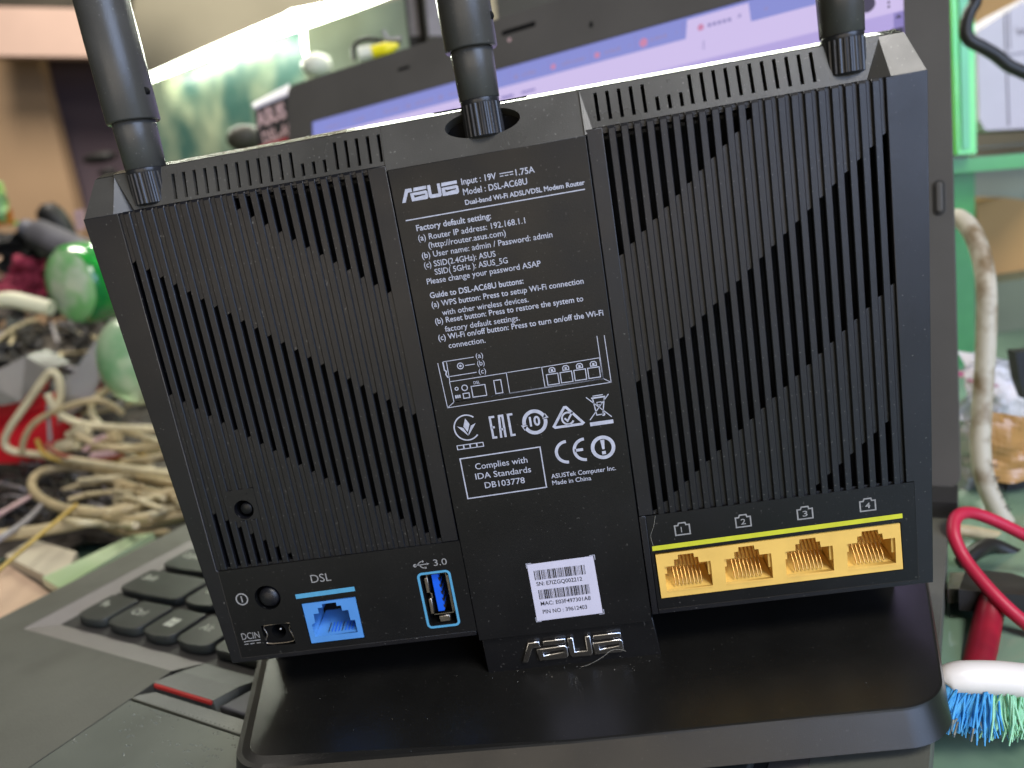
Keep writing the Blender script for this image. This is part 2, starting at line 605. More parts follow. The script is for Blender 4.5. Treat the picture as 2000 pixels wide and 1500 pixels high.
# shell: walls round a dark hollow, solid rear half
ring = [outline, [(slope_l(2) + 1.6, 2), (slope_r(2) - 1.6, 2), (slope_r(136) - 1.6, 136), (slope_l(136) + 1.6, 136)]]
plate('side_shell', ring, -12, -1.35, FACE, 'router_plastic', router)
plate('rear_shell', [outline], -36, -12, FACE, 'router_plastic', router, 1.5)
plate('light_block', [[(-102, -14.5), (105, -14.5), (104, 0.5), (-101, 0.5)]], -35, -25, FACE, 'interior_black', router)  # added block, out of sight, keeps the screen's glow off the base
plate('inner_tray', [[(-100, 3), (100, 3), (104, 135), (-104, 135)]], -11.8, -10.8, FACE, 'interior_black', router)

# grille: ribs one by one over a slotted plate
PITCH = 3.237
GW = 1.30
wv = (PITCH - GW) / 2
prof = [(-wv, 1.25), (-wv, 0.22), (-wv + 0.22, 0.0), (wv - 0.22, 0.0), (wv, 0.22), (wv, 1.25)]


def rib_mesh(z0, z1):
    rp = MB()
    for (zz, yo) in ((z0, 0), (z1 - 0.7, 0), (z1, 0.6)):
        rp.v += [(p[0] * M, max(p[1], yo if p[1] < 1.2 else 1.25) * M, zz * M) for p in prof]
    for i in range(2):
        for q in range(5):
            rp.f.append((i * 6 + q, i * 6 + q + 1, i * 6 + 7 + q, i * 6 + 6 + q))
    rp.f += [(12, 13, 14, 15, 16, 17), (5, 4, 3, 2, 1, 0)]
    rp.sm = [False] * len(rp.f)
    me = rp.mesh()
    me.materials.append(MATS['rib_plastic'])
    return me


rib_me, rib_low, rib_up = rib_mesh(31.2, 137.5), rib_mesh(31.2, 46.4), rib_mesh(55.2, 137.5)
for sgn in (-1, 1):
    for k in range(21):
        for rm in ((rib_low, rib_up) if sgn < 0 and k in (16, 17) else (rib_me,)):
            o = bpy.data.objects.new('rib', rm)
            C.objects.link(o)
            o.parent = router
            o.location = Vector((sgn * (31.4 + PITCH * (k + 0.5)) * M, 0, 0)) - OFF[router.name]
    holes = []
    for k in range(22):
        a = PITCH * k
        xc = sgn * (31.4 + a)
        hw = GW / 2
        xl, xr = xc - hw, xc + hw
        xl -= 0.42
        lo = 104.6 + 0.79 * a
        if lo < 134.5:
            holes.append([(xl, lo), (xr, lo + 0.6), (xr, 136.6), (xl, 136.6)])
        mt, mb = 70.7 + 0.79 * a, 31.5 + 0.80 * a
        mt = min(mt, 136)
        if not (sgn > 0 and k == 21 and False):
            holes.append([(xl, max(mb, 31.9)), (xr, max(mb, 31.9) + 0.6), (xr, mt), (xl, mt - 0.8)])
        lt = -1.8 + 0.79 * a
        if lt > 33.2 and k < 21:
            if sgn < 0 and abs(xc + 86.6) < 4.5:
                lt = min(lt, 45.5)
            holes.append([(xl, 31.7), (xr, 31.7), (xr, lt), (xl, lt - 0.8)])
    if sgn < 0:
        holes.append(circ(-86.75, 49.3, 2.9))
    x0, x1 = sorted((sgn * 30.0, sgn * 101.0))
    plate('grille_floor', [rect(x0, 30.8, x1, 137.0)] + holes, -1.75, -0.5 if sgn < 0 else -0.9, FACE, 'rib_plastic', router)
# pad and reset button
plate('reset_pad', [rrect(-91.0, 46.0, -82.4, 55.6, 0.5), circ(-86.75, 49.3, 2.95)], -1.3, 0.03, FACE, 'rib_plastic', router)
rb = MB()
rb.lathe([(0.001, -0.7), (1.55, -0.7), (1.8, -0.95), (1.8, -4.0)], 24, (-86.4, 0, 49.2), '-y')
rb.build('reset_button', 'panel_plastic', router, Matrix.Scale(M, 4))
plate('reset_hole_wall', [circ(-86.75, 49.3, 3.3), circ(-86.75, 49.3, 2.95)], -5, -1.3, FACE, 'interior_black', router)
text('raised_text', 'reset', -89.3, -84.2, 53.4, 1.5, 0.045, FACE, 'router_plastic', router, 0.01)

# port panels
dsl_o = [(-76.6, 3.75), (-60.0, 3.75), (-60.0, 17.15), (-76.6, 17.15)]
usb_o = rrect(-39.2, 4.95, -30.95, 21.5, 0.6)
dc_o = [(-90.9, 11.6), (-81.9, 11.6), (-81.5, 4.3), (-90.9, 4.3)]
eth_o = [(29.9, 5.2), (97.9, 5.5), (97.7, 19.4), (29.8, 19.1)]
grow = lambda lp, g: [(p[0] + (g if p[0] > sum(q[0] for q in lp) / len(lp) else -g),
                       p[1] + (g if p[1] > sum(q[1] for q in lp) / len(lp) else -g)) for p in lp]
plate('port_panel', [rect(*PL), circ(-86.5, 20.6, 4.0), grow(dsl_o, 0.3), usb_o, dc_o], -1.5, 0.14, FACE, 'panel_plastic', router)
plate('port_panel', [rect(*PR), grow(eth_o, 0.35)], -1.5, 0.14, FACE, 'panel_plastic', router)
# power button
plate('button_well', [circ(-86.5, 20.6, 4.6), circ(-86.5, 20.6, 4.0)], -6, -1.5, FACE, 'interior_black', router)
pb = MB()
pb.lathe([(0.001, 0.85), (1.0, 0.80), (2.0, 0.55), (2.8, 0.05), (3.15, -0.5), (3.15, -5)], 32, (-86.25, 0, 20.45), '-y')
pb.build('power_button', 'router_plastic', router, Matrix.Scale(M, 4))
pw = MB()
pw.stroke(circ(-94.5, 21.15, 1.75, 1.8, 28), 0.42, 0.19, True)
pw.stroke([(-94.55, 22.2), (-94.53, 20.1)], 0.42, 0.19)
pw.build('printed_symbol', 'print_dim', router, FACE)
# DC jack
dcl = [(-90.3, 11.1), (-82.5, 11.1), (-82.75, 9.0), (-82.2, 6.9), (-82.6, 4.8), (-90.4, 4.95), (-90.75, 6.6), (-90.0, 8.1), (-90.6, 10.0)]
dj = plate('power_jack', [dcl, circ(-86.35, 8.45, 2.25, 2.35)], -8, -1.0, FACE, 'interior_black', router)
ed = MB()
ed.tube([Vector((p[0], 0.75, p[1])) for p in dcl + dcl[:1]], 0.2, 6, True, 4)
ed.build('jack_rim', 'dim_metal', dj, Matrix.Scale(M, 4))
ed = MB()
ed.lathe([(0.001, -1.6), (0.35, -1.7), (0.5, -2.1), (0.5, -8)], 14, (-86.1, 0, 8.7), '-y')
ed.build('jack_pin', 'steel', dj, Matrix.Scale(M, 4))
text('printed_text', 'DCIN', -97.76, -92.06, 7.68, 2.2, 0.19, FACE, 'print_dim', router)
b = MB()
b.stroke([(-97.48, 6.98), (-92.08, 7.05)], 0.3, 0.19)
for x in (-97.5, -95.6, -93.6):
    b.stroke([(x, 6.08), (x + 1.35, 6.1)], 0.28, 0.19)
b.build('printed_symbol', 'print_dim', router, FACE)
# DSL port
text('printed_text', 'DSL', -71.96, -65.8, 23.6, 2.55, 0.19, FACE, 'print_dim', router)
b = MB()
b.poly([(-77.85, 19.05), (-59.45, 19.28), (-59.45, 20.76), (-77.85, 20.54)], 0.19)
b.build('printed_stripe', 'print_blue', router, FACE)
cav = [(-70.5, 16.35), (-66.12, 16.35), (-66.12, 15.15), (-64.8, 15.15), (-64.8, 13.4), (-62.95, 13.4), (-62.95, 9.9), (-61.6, 9.9),
       (-61.6, 5.7), (-75.1, 5.7), (-75.1, 9.9), (-73.95, 10.5), (-73.75, 13.4), (-72.07, 13.4), (-72.07, 15.2), (-70.6, 15.2)]
dp = plate('dsl_port', [dsl_o, cav], -14, 0.1, FACE, 'port_blue', router)
b = MB()
b.box((-76, 13.2, 4.5), (-60.5, 13.9, 16.8))
b.prism([(-75.1, 0.5, 5.7), (-61.6, 0.5, 5.7), (-62.5, 13.4, 9.0), (-74.2, 13.4, 9.0)], (0, 0, -0.2))
b.build('port_back', 'port_blue', dp, Matrix.Scale(M, 4))
for i in range(8):
    b = MB()
    x = -72.2 + i * 1.06
    b.tube([(x + 1.2, 1.2, 6.2), (x + 1.35, 4.5, 7.3)], 0.16, 6, True, 1)
    b.build('contact_pin', 'usb_blue' if i % 4 else 'dim_metal', dp, Matrix.Scale(M, 4))
# USB port
us = MB()
us.stroke(rrect(-39.75, 4.4, -30.35, 22.1, 1.2, 6), 0.72, 0.19, True)
us.build('printed_outline', 'print_blue', router, FACE)
b = MB()
b.box((-39.6, 9, 4.5), (-30.6, 10, 22))
for x0, x1 in ((-39.6, -39.2), (-30.95, -30.5)):
    b.box((x0, 1.5, 4.5), (x1, 9, 22))
b.box((-39.6, 1.5, 21.5), (-30.5, 9, 21.9))
b.box((-39.6, 1.5, 4.5), (-30.5, 9, 4.95))
up = b.build('usb_port', 'interior_black', router, Matrix.Scale(M, 4))
b = MB()
b.prism([(-36.2, 1.4, 8.6), (-34.4, 1.4, 8.6), (-34.1, 1.4, 9.2), (-34.1, 1.4, 20.2), (-34.4, 1.4, 20.7), (-36.2, 1.4, 20.7)], (0, 8, 0))
b.build('usb_tongue', 'usb_blue', up, Matrix.Scale(M, 4))
for i in range(5):
    b = MB()
    z = 9.9 + i * 2.25
    b.prism([(-34.35, 1.35, z), (-33.95, 1.35, z - 0.55), (-33.95, 1.35, z + 0.35), (-34.35, 1.35, z + 0.9)], (0, 5, 0))
    b.build('usb_contact', 'ink_black', up, Matrix.Scale(M, 4))
for lp, yy in (([(-38.6, 15.0), (-37.6, 15.0), (-37.5, 20.0), (-38.6, 19.9)], 1.2), ([(-38.65, 8.0), (-37.6, 8.0), (-37.56, 13.1), (-38.5, 13.0)], 1.2),
               ([(-31.75, 7.9), (-31.05, 7.9), (-31.15, 20.0), (-31.75, 20.0)], 1.2), ([(-36.2, 5.35), (-33.0, 5.35), (-33.0, 7.3), (-36.2, 7.3)], 0.7)):
    plate('usb_shell_tab', [lp], -yy - 3.0, -yy, FACE, 'dim_metal', up, 0.2)
b = MB()
b.stroke([(-37.7, 7.75), (-31.8, 7.75), (-31.8, 20.9), (-37.6, 20.9), (-37.6, 20.0)], 0.25, -1.3)
b.stroke([(-37.55, 15), (-37.2, 14.6), (-37.2, 13.4), (-37.55, 13.1)], 0.25, -1.3)
b.build('usb_shell_edge', 'steel', up, FACE)
text('printed_text', '3.0', -34.4, -30.4, 24.15, 2.0, 0.19, FACE, 'print_dim', router)
b = MB()
b.poly(circ(-40.0, 24.98, 0.55, n=16), 0.19)
b.stroke([(-40, 24.98), (-36.4, 25.08)], 0.3, 0.19)
b.poly([(-36.5, 24.65), (-35.6, 25.1), (-36.5, 25.5)], 0.19)
b.stroke([(-39.3, 25.0), (-38.6, 25.75), (-38.1, 26.0), (-37.7, 26.02)], 0.28, 0.19)
b.poly(circ(-37.5, 26.02, 0.33, n=12), 0.19)
b.stroke([(-38.7, 25.0), (-38.1, 24.2), (-37.6, 23.95), (-37.0, 23.92)], 0.28, 0.19)
b.poly(rect(-37.3, 23.65, -36.7, 24.2), 0.19)
b.build('printed_symbol', 'print_dim', router, FACE)
# ethernet block
b = MB()
b.poly([(29.15, 20.3), (98.55, 20.95), (98.52, 22.35), (29.2, 21.75)], 0.19)
b.build('printed_stripe', 'print_yellow', router, FACE)
cv1 = [(36.1, 18.25), (40.5, 18.25), (40.6, 16.95), (41.65, 16.95), (41.8, 15.15), (45.0, 15.15), (45.05, 12.6), (44.95, 7.4), (31.75, 7.4),
       (31.85, 15.0), (34.75, 15.0), (34.85, 16.9), (36.0, 16.9)]
PX = (0, 17.05, 34.1, 51.15)
eb = plate('ethernet_block', [eth_o] + [[(p[0] + d, p[1] + d * 0.004) for p in cv1] for d in PX], -10, 0.35, FACE, 'port_yellow', router)
b = MB()
b.box((30.4, 9.6, 6), (97.2, 10.6, 18.9))
b.build('block_back', 'port_yellow', eb, Matrix.Scale(M, 4))
for d in PX:
    b = MB()
    b.prism([(31.8 + d, 0.2, 7.4), (45 + d, 0.2, 7.4), (44.4 + d, 9.6, 9.4), (32.4 + d, 9.6, 9.4)], (0, 0, -0.3))
    b.build('socket_floor', 'port_yellow', eb, Matrix.Scale(M, 4))
    lip = MB()
    lip.stroke([(31.95 + d, 7.05), (45.05 + d, 7.05)], 0.28, 0.45)
    lip.build('socket_lip', 'port_yellow', eb, FACE)
    for i in range(8):
        x = 34.5 + d + i * 1.08
        b = MB()
        b.tube([(x, 0.75, 8.3), (x + 0.05, 2.0, 10.2), (x - 0.2, 6.4, 15.2)], 0.23, 6, True, 2)
        b.build('contact_pin', 'gold_contact', eb, Matrix.Scale(M, 4))
    tb = MB()
    tb.box((44.2 + d, 0.4, 10.6), (45.05 + d, 1.6, 15.0))
    tb.box((31.8 + d, 0.4, 12.4), (32.5 + d, 1.6, 14.9))
    tb.build('socket_spring', 'port_yellow', eb, Matrix.Scale(M, 4))
for i, n in enumerate('1234'):
    d = i * 17.05
    dz = i * 0.07
    s_ = [(36.25, 24.25), (40.35, 24.25), (40.32, 27.15), (39.4, 27.15), (39.2, 27.85), (37.4, 27.85), (37.1, 27.15), (36.2, 27.15)]
    b = MB()
    b.stroke([(p[0] + d, p[1] + dz) for p in s_], 0.4, 0.19, True)
    b.build('printed_symbol', 'print_dim', router, FACE)
    text('printed_text', n, (37.85 if n == '1' else 37.6) + d, None if n == '1' else 38.95 + d, 24.98 + dz, 1.62, 0.19, FACE, 'print_dim', router, 0.012)

# spine panel with all its print
plate('label_panel', [rect(-25.45, -1.9, 26.3, 136.2)], -1.5, 0.1, FACE, 'panel_plastic', router, 0.15)
PH = 0.15
LN = [("Input : 19V", -6.9, 2.25, 129.4, 1.55, 0.012), ("1.75A", 7.35, 12.3, 129.35, 1.55, 0.012), ("Model : DSL-AC68U", -6.9, 9.95, 126.78, 1.55, 0.012),
      ("Dual-band Wi-Fi ADSL/VDSL Modem Router", -6.85, 24.5, 124.25, 1.2, 0.022),
      ("Factory default setting:", -20.8, -0.8, 119.74, 1.5, 0.016), ("(a) Router IP address: 192.168.1.1", -20.8, 7.85, 117.12, 1.5, 0.006),
      ("(http://router.asus.com)", -18.44, 2.3, 114.85, 1.5, 0.006), ("(b) User name: admin / Password: admin", -20.7, 14.3, 112.45, 1.5, 0.006),
      ("(c) SSID(2.4GHz): ASUS", -20.6, -1.25, 109.9, 1.5, 0.006), ("SSID( 5GHz ): ASUS_5G", -18.1, 1.65, 107.7, 1.5, 0.006),
      ("Please change your password ASAP", -20.7, 10.15, 105.5, 1.5, 0.006), ("Guide to DSL-AC68U buttons:", -20.6, 4.9, 101.7, 1.5, 0.016),
      ("(a) WPS button: Press to setup Wi-Fi connection", -20.6, 20.6, 99.2, 1.5, 0.010), ("with other wireless devices.", -18.2, 5.4, 96.65, 1.5, 0.006),
      ("(b) Reset button: Press to restore the system to", -20.5, 19.85, 94.6, 1.5, 0.010), ("factory default settings.", -18.25, 2.3, 92.1, 1.5, 0.006),
      ("(c) Wi-Fi on/off button: Press to turn on/off the Wi-Fi", -20.5, 24.6, 90.0, 1.5, 0.012), ("connection.", -18.1, -7.9, 87.5, 1.5, 0.006),
      ("(a)", -11.25, -9.25, 83.55, 1.4, 0.0), ("(b)", -11.2, -9.2, 81.45, 1.4, 0.0), ("(c)", -11.2, -9.2, 79.15, 1.4, 0.0),
      ("DSL", -13.17, -11.4, 76.5, 0.8, 0.01), ("10", 0.3, 3.3, 62.3, 2.6, 0.03),
      ("ASUSTek Computer Inc.", 3.85, 22.1, 46.2, 1.3, 0.008), ("Made in China", 3.85, 14.9, 44.2, 1.3, 0.008),
      ("Complies with", -17.0, -2.05, 51.9, 1.75, 0.004), ("IDA Standards", -17.45, -1.5, 48.95, 1.75, 0.004), ("DB103778", -15.25, -3.75, 45.97, 1.75, 0.004)]
for t_, x0, x1, z_, cp, bo in LN:
    text('printed_text', t_, x0, x1, z_, cp, PH, FACE, 'print_grey', router, bo)
b = MB()
b.stroke([(-23.2, 122.85), (24.3, 123.1)], 0.28, PH)
b.stroke([(3.2, 130.5), (6.8, 130.5)], 0.22, PH)
for x in (3.2, 4.5, 5.8):
    b.stroke([(x, 129.85), (x + 0.95, 129.85)], 0.22, PH)
b.build('printed_rule', 'print_grey', router, FACE)
# port diagram
b = MB()
ds = lambda p, wd=0.2, c=False: b.stroke(p, wd, PH, c)
ds([(-21.95, 83.85), (-21.59, 70.95), (24.13, 71.45), (24.03, 84.6)])
ds([(-21.59, 70.95), (-19.51, 72.3), (22.15, 72.8), (24.13, 71.45)])
ds([(-19.7, 78.2), (-3.75, 78.34), (-3.76, 72.5), (-19.51, 72.3)], 0.2, True)
ds([(6.07, 78.43), (21.94, 78.68), (22.12, 72.82), (6.12, 72.7)], 0.2, True)
ds([(22.06, 84.7), (22.13, 72.8)])
ds([(-3.42, 78.39), (5.76, 78.48)])
ds([(-3.59, 72.54), (5.98, 72.67)])
ds([(-20.4, 84.0), (-11.83, 84.05)])
ds([(-14.6, 82.07), (-11.85, 82.08)])
ds([(-19.8, 79.65), (-11.8, 79.73)])
ds([(-20.5, 84.0), (-20.45, 81.6), (-20.0, 81.2), (-20.3, 80.4), (-19.85, 79.4)], 0.35)
ds([(-19.5, 84.0), (-19.6, 78.2)])
ds(circ(-15.9, 82.15, 0.82, n=18), 0.25, True)
b.poly(circ(-15.9, 82.15, 0.35, n=12), PH)
ds(circ(-18.1, 75.95, 0.42, n=14), 0.25, True)
ds(circ(-15.85, 75.9, 0.78, n=18), 0.25, True)
for i in range(3):
    b.poly(rect(-18.9 + i * 0.55, 73.25, -18.48 + i * 0.55, 74.15), PH)
ds(rect(-16.6, 72.95, -14.9, 74.3), 0.25, True)
ds(rect(-14.0, 72.9, -10.15, 76.0), 0.25, True)
ds(rect(-7.55, 72.95, -5.6, 76.7), 0.25, True)
for k in range(4):
    d = k * 3.78
    ds(rect(7.0 + d, 73.2 + k * 0.06, 10.15 + d, 76.15 + k * 0.03), 0.25, True)
    ds([(7.9 + d, 76.7), (7.9 + d, 77.5), (8.3 + d, 77.9), (9.1 + d, 77.9), (9.5 + d, 77.5), (9.5 + d, 76.7)], 0.26, True)
    b.poly(rect(8.4 + d, 76.9, 9.0 + d, 77.5), PH)
b.build('printed_diagram', 'print_grey', router, FACE)
# approval marks
b = MB()
ds = lambda p, wd=0.2, c=False: b.stroke(p, wd, PH, c)
ds(circ(-17.3, 64.5, 3.55, 3.65, 26, 48, 318), 0.38)
b.poly([(-19.99, 65.25), (-18.3, 64.55), (-17.5, 62.9), (-17.3, 62.1)], PH)
b.poly([(-17.3, 67.2), (-16.35, 65.4), (-17.25, 63.2), (-18.2, 64.9)], PH)
b.poly([(-14.6, 65.45), (-16.05, 64.9), (-17.0, 63.0), (-17.25, 62.1)], PH)
ds(rect(-21.0, 58.45, -13.55, 59.62), 0.24, True)
for x in (-19.15, -17.3, -15.4):
    b.poly(rect(x - 0.2, 58.55, x + 0.2, 59.5), PH)
b.build('printed_mark', 'print_grey', router, FACE)
b = MB()
wd = 0.62
ds([(-9.15, 66.5), (-10.45, 66.5), (-10.4, 60.5), (-9.3, 60.5)], wd)
ds([(-10.4, 63.5), (-9.5, 63.5)], wd)
ds([(-8.2, 60.2), (-7.85, 66.5), (-6.9, 66.5), (-6.95, 60.2)], wd)
ds([(-8.0, 62.6), (-7.0, 62.6)], wd)
ds([(-4.05, 66.5), (-5.3, 66.5), (-5.25, 60.5), (-4.1, 60.5)], wd)
b.build('printed_mark', 'print_grey', router, FACE)
b = MB()
for a0, a1 in ((18, 188), (198, 368)):
    ds(circ(1.78, 63.35, 3.0, 3.12, 22, a0, a1), 1.0)
b.poly([(4.0, 63.9), (5.75, 64.1), (4.9, 65.5)], PH)
b.poly([(-2.2, 62.9), (-0.4, 62.7), (-1.35, 61.2)], PH)
b.build('printed_mark', 'print_grey', router, FACE)
b = MB()
tr = [(10.9, 66.3), (15.0, 61.2), (14.6, 60.9), (7.2, 60.9), (6.85, 61.25), (10.4, 66.3)]
ds(tr, 0.72, True)
ds(circ(11.0, 63.05, 1.65, 1.7, 22, 60, 330), 0.5)
ds([(10.1, 63.2), (10.8, 62.3), (12.5, 64.7)], 0.5)
b.build('printed_mark', 'print_grey', router, FACE)
b = MB()
ds([(18.5, 67.6), (19.0, 62.8), (20.7, 62.85), (21.7, 67.6)], 0.3)
ds([(18.1, 67.75), (22.0, 67.75)], 0.42)
ds([(18.6, 68.3), (21.4, 68.35)], 0.25)
ds([(16.75, 68.25), (23.0, 61.75)], 0.26)
ds([(22.95, 68.3), (16.95, 61.65)], 0.26)
ds(rect(19.5, 65.6, 20.7, 66.4), 0.2, True)
b.poly(circ(20.85, 62.8, 0.5, n=14), PH)
b.poly(rect(16.8, 59.85, 23.25, 60.95), PH)
b.build('printed_mark', 'print_grey', router, FACE)
b = MB()
ds([(-20.85, 55.67), (2.07, 55.95), (2.05, 43.85), (-20.75, 43.55)], 0.34, True)
b.build('printed_frame', 'print_grey', router, FACE)
b = MB()
ds(circ(9.45, 53.45, 3.1, 3.05, 20, 90, 270), 0.85)
ds(circ(14.5, 53.45, 3.1, 3.05, 20, 90, 270), 0.85)
ds([(11.5, 53.5), (13.85, 53.5)], 0.8)
b.build('printed_mark', 'print_grey', router, FACE)
b = MB()
ds(circ(19.42, 53.3, 2.9, 2.95, 30), 1.0, True)
b.poly([(18.9, 55.5), (20.05, 55.5), (19.8, 52.75), (19.15, 52.75)], PH)
b.poly(rect(18.95, 51.25, 20.0, 52.2), PH)
b.build('printed_mark', 'print_grey', router, FACE)

# maker's emblem: one set of outlines, printed small and again in chrome
SL = 0.0


def emblem(ox, oz, wdt, hgt):
    f = lambda p: (ox + p[0] / 100 * wdt, oz + p[1] / 20 * hgt)
    L_ = [[[(0, 0), (6.2, 0), (13.2, 14.2), (20.6, 14.2), (20.0, 20), (9.5, 20)]],
          [[(22.4, 14.6), (45.6, 15.3), (45.6, 20), (24.0, 20)]],
          [[(16.3, 12.4), (44, 13.2), (46.3, 11.2), (46.3, 2.6), (44, 0), (17.3, 0)], [(22.3, 9.4), (25.5, 8.2), (42, 8.5), (42, 6.9), (22.8, 5.0)]],
          [[(47.5, 20), (53.0, 20), (53.0, 5.4), (64.6, 5.4), (64.6, 20), (69.6, 20), (70.0, 2.6), (67.6, 0), (49.9, 0), (47.5, 2.6)]],
          [[(71.4, 14.6), (99, 15.3), (99, 20), (72.6, 20)]],
          [[(71.2, 12.4), (97.4, 13.2), (100, 11), (100, 2.6), (97.4, 0), (71.2, 0)], [(76.8, 9.4), (80, 8.2), (95.6, 8.5), (95.6, 6.9), (77.2, 5.0)]]]
    return [[[f(p) for p in lp] for lp in g] for g in L_]


def join_curves(groups, z0, z1, mtx, bev=0.0):
    bm = bmesh.new()
    for g in groups:
        me = curve_mesh(g, z0, z1, mtx, bev)
        bm.from_mesh(me)
        bpy.data.meshes.remove(me)
    me = bpy.data.meshes.new('m')
    bm.to_mesh(me)
    bm.free()
    return me


link('printed_logo', join_curves(emblem(-23.2, 127.4, 15.3, 3.35), 0.12, PH, FACE), 'print_grey', router)
# stem under the panel, with the chrome emblem
STEM = face_at(1.2)
plate('stem', [[(-24.9, -14.2), (27.8, -14.2), (26.6, -1.6), (-24.9, -1.6)]], -22, 0, STEM, 'panel_plastic', router, 0.3)
lg = link('chrome_logo', join_curves(emblem(-14.0, -11.2, 31.0, 6.55), 0.0, 1.0, STEM, 0.22), 'chrome', router)

# serial sticker
stk = plate('sticker', [[(-7.3, 20.9), (12.1, 21.05), (12.4, 2.6), (-7.15, 2.4)]], 0.1, 0.17, FACE, 'sticker_white', router)
b = MB()
for x, z, dx, dz in ((-7.5, 21.15, 1, -1), (12.5, 21.3, -1, -1), (-7.4, 2.2, 1, 1), (12.75, 2.3, -1, 1)):
    b.stroke([(x + dx * 1.5, z), (x, z), (x, z + dz * 1.5)], 0.2, PH)
b.build('printed_mark', 'print_grey', router, FACE)
for (x0, x1, zb_, zt) in ((-5.7, 9.7, 15.65, 18.7), (-5.35, 10.0, 9.3, 12.4)):
    b = MB()
    x = x0
    rnd = random.Random(int(zb_ * 10))
    while x < x1 - 0.3:
        ww = rnd.choice((0.12, 0.14, 0.14, 0.27, 0.4))
        b.poly(rect(x, zb_, min(x + ww, x1), zt), 0.19)
        x += ww + rnd.choice((0.12, 0.14, 0.2, 0.28))
    b.build('barcode', 'ink_black', stk, FACE)
text('printed_text', 'SN: E7IZGQ002212', -5.5, 7.95, 13.75, 1.25, 0.19, FACE, 'ink_black', stk, 0.014)
text('printed_text', 'MAC: E03F497301A8', -5.25, 9.55, 7.3, 1.25, 0.19, FACE, 'ink_black', stk, 0.014)
text('printed_text', 'PIN NO : 39612403', -5.05, 8.1, 4.6, 1.25, 0.19, FACE, 'ink_black', stk, 0.014)

# top band: sloped strips with slots, spine hood, end blocks, rounded top edge
ZB, ZT, YB, YT = 137.6, 147.5, 1.0, 3.7
sl = math.hypot(ZT - ZB, YT - YB)
ca, sa = (ZT - ZB) / sl, (YT - YB) / sl
BAND = Matrix(((M, 0, 0, 0), (0, sa * M, -ca * M, YB * M), (0, ca * M, sa * M, ZB * M), (0, 0, 0, 1)))


def pz(z):      # height on the band of a height read off the flat face
    return (122.7 + (z - 122.7) * 1.013 - ZB) / ca


def slot_set(xs, z0, z1):
    return [rect(x - 0.45, pz(z0), x + 0.45, pz(z1)) for x in xs]


conv = lambda x: 17.6 + (x - 17.6) * 1.013
lx = [conv(-82.4 + i * 2.952) for i in range(12)]
sx_ = [conv(-47.1 + i * 2.95) for i in range(3)]
tx = [conv(-37.9 + i * 2.93) for i in range(5)]
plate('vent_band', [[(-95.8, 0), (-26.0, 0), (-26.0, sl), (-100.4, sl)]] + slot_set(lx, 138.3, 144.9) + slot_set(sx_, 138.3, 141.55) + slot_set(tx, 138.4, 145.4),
      -1.2, 0, BAND, 'top_plastic_lit', router)
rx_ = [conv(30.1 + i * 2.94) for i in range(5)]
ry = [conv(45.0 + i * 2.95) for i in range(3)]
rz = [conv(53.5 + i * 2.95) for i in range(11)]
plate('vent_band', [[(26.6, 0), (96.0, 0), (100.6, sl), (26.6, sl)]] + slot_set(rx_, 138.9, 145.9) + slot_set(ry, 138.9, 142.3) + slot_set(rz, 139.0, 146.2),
      -1.2, 0, BAND, 'top_plastic_lit', router)
# end blocks with a facet toward the band
for s in (-1, 1):
    b = MB()
    e0, e1 = s * 101.6, s * 100.7
    o0, o1 = (-110.0, -106.9) if s < 0 else (110.0, 107.2)
    ft = [(o0, 0.6, 137.4), (e0, 0.6, 137.4), (e1, 5.6, 147.5), (o1, 5.6, 147.5)]
    bt = [(o0, 34, 137.4), (e0, 34, 137.4), (e1, 33, 147.5), (o1, 33, 147.5)]
    b.add(ft + bt, [(0, 1, 2, 3), (7, 6, 5, 4), (0, 4, 5, 1), (1, 5, 6, 2), (2, 6, 7, 3), (3, 7, 4, 0)])
    # facet between the block and the pocket
    b.add([(e0, 0.6, 137.45), (s * 95.6, 4.6, 137.6), (s * 100.3, 3.9, 147.5), (e1, 5.6, 147.5)], [(0, 1, 2), (0, 2, 3)] if s < 0 else [(2, 1, 0), (3, 2, 0)])
    b.build('end_block', 'top_plastic_lit', router, Matrix.Scale(M, 4))
# hood of the spine, with the oval antenna opening
hs = math.hypot(ZT - 136.0, YT - 0.2)
hc, hn = (ZT - 136.0) / hs, (YT - 0.2) / hs
HOOD = Matrix(((M, 0, 0, 0), (0, hn * M, -hc * M, 0.2 * M), (0, hc * M, hn * M, 136.0 * M), (0, 0, 0, 1)))
plate('spine_hood', [[(-25.9, 0), (26.3, 0), (26.5, hs), (-25.9, hs)], circ(0.75, 8.15, 9.9, 3.65, 36)], -4.5, 0, HOOD, 'top_plastic_lit', router)
b = MB()
b.box((-12, 7.5, 136), (13, 8.5, 149))
b.box((-12, 1.5, 137.5), (13, 8.5, 138.6))
b.build('opening_back', 'interior_black', router, Matrix.Scale(M, 4))
b = MB()
b.add([(26.25, -0.25, 136.2), (28.3, 0.55, 137.3), (26.35, 3.55, 147.5), (26.2, 3.3, 147.5)], [(0, 1, 2), (0, 2, 3)])
b.build('hood_chamfer', 'top_plastic_lit', router, Matrix.Scale(M, 4))
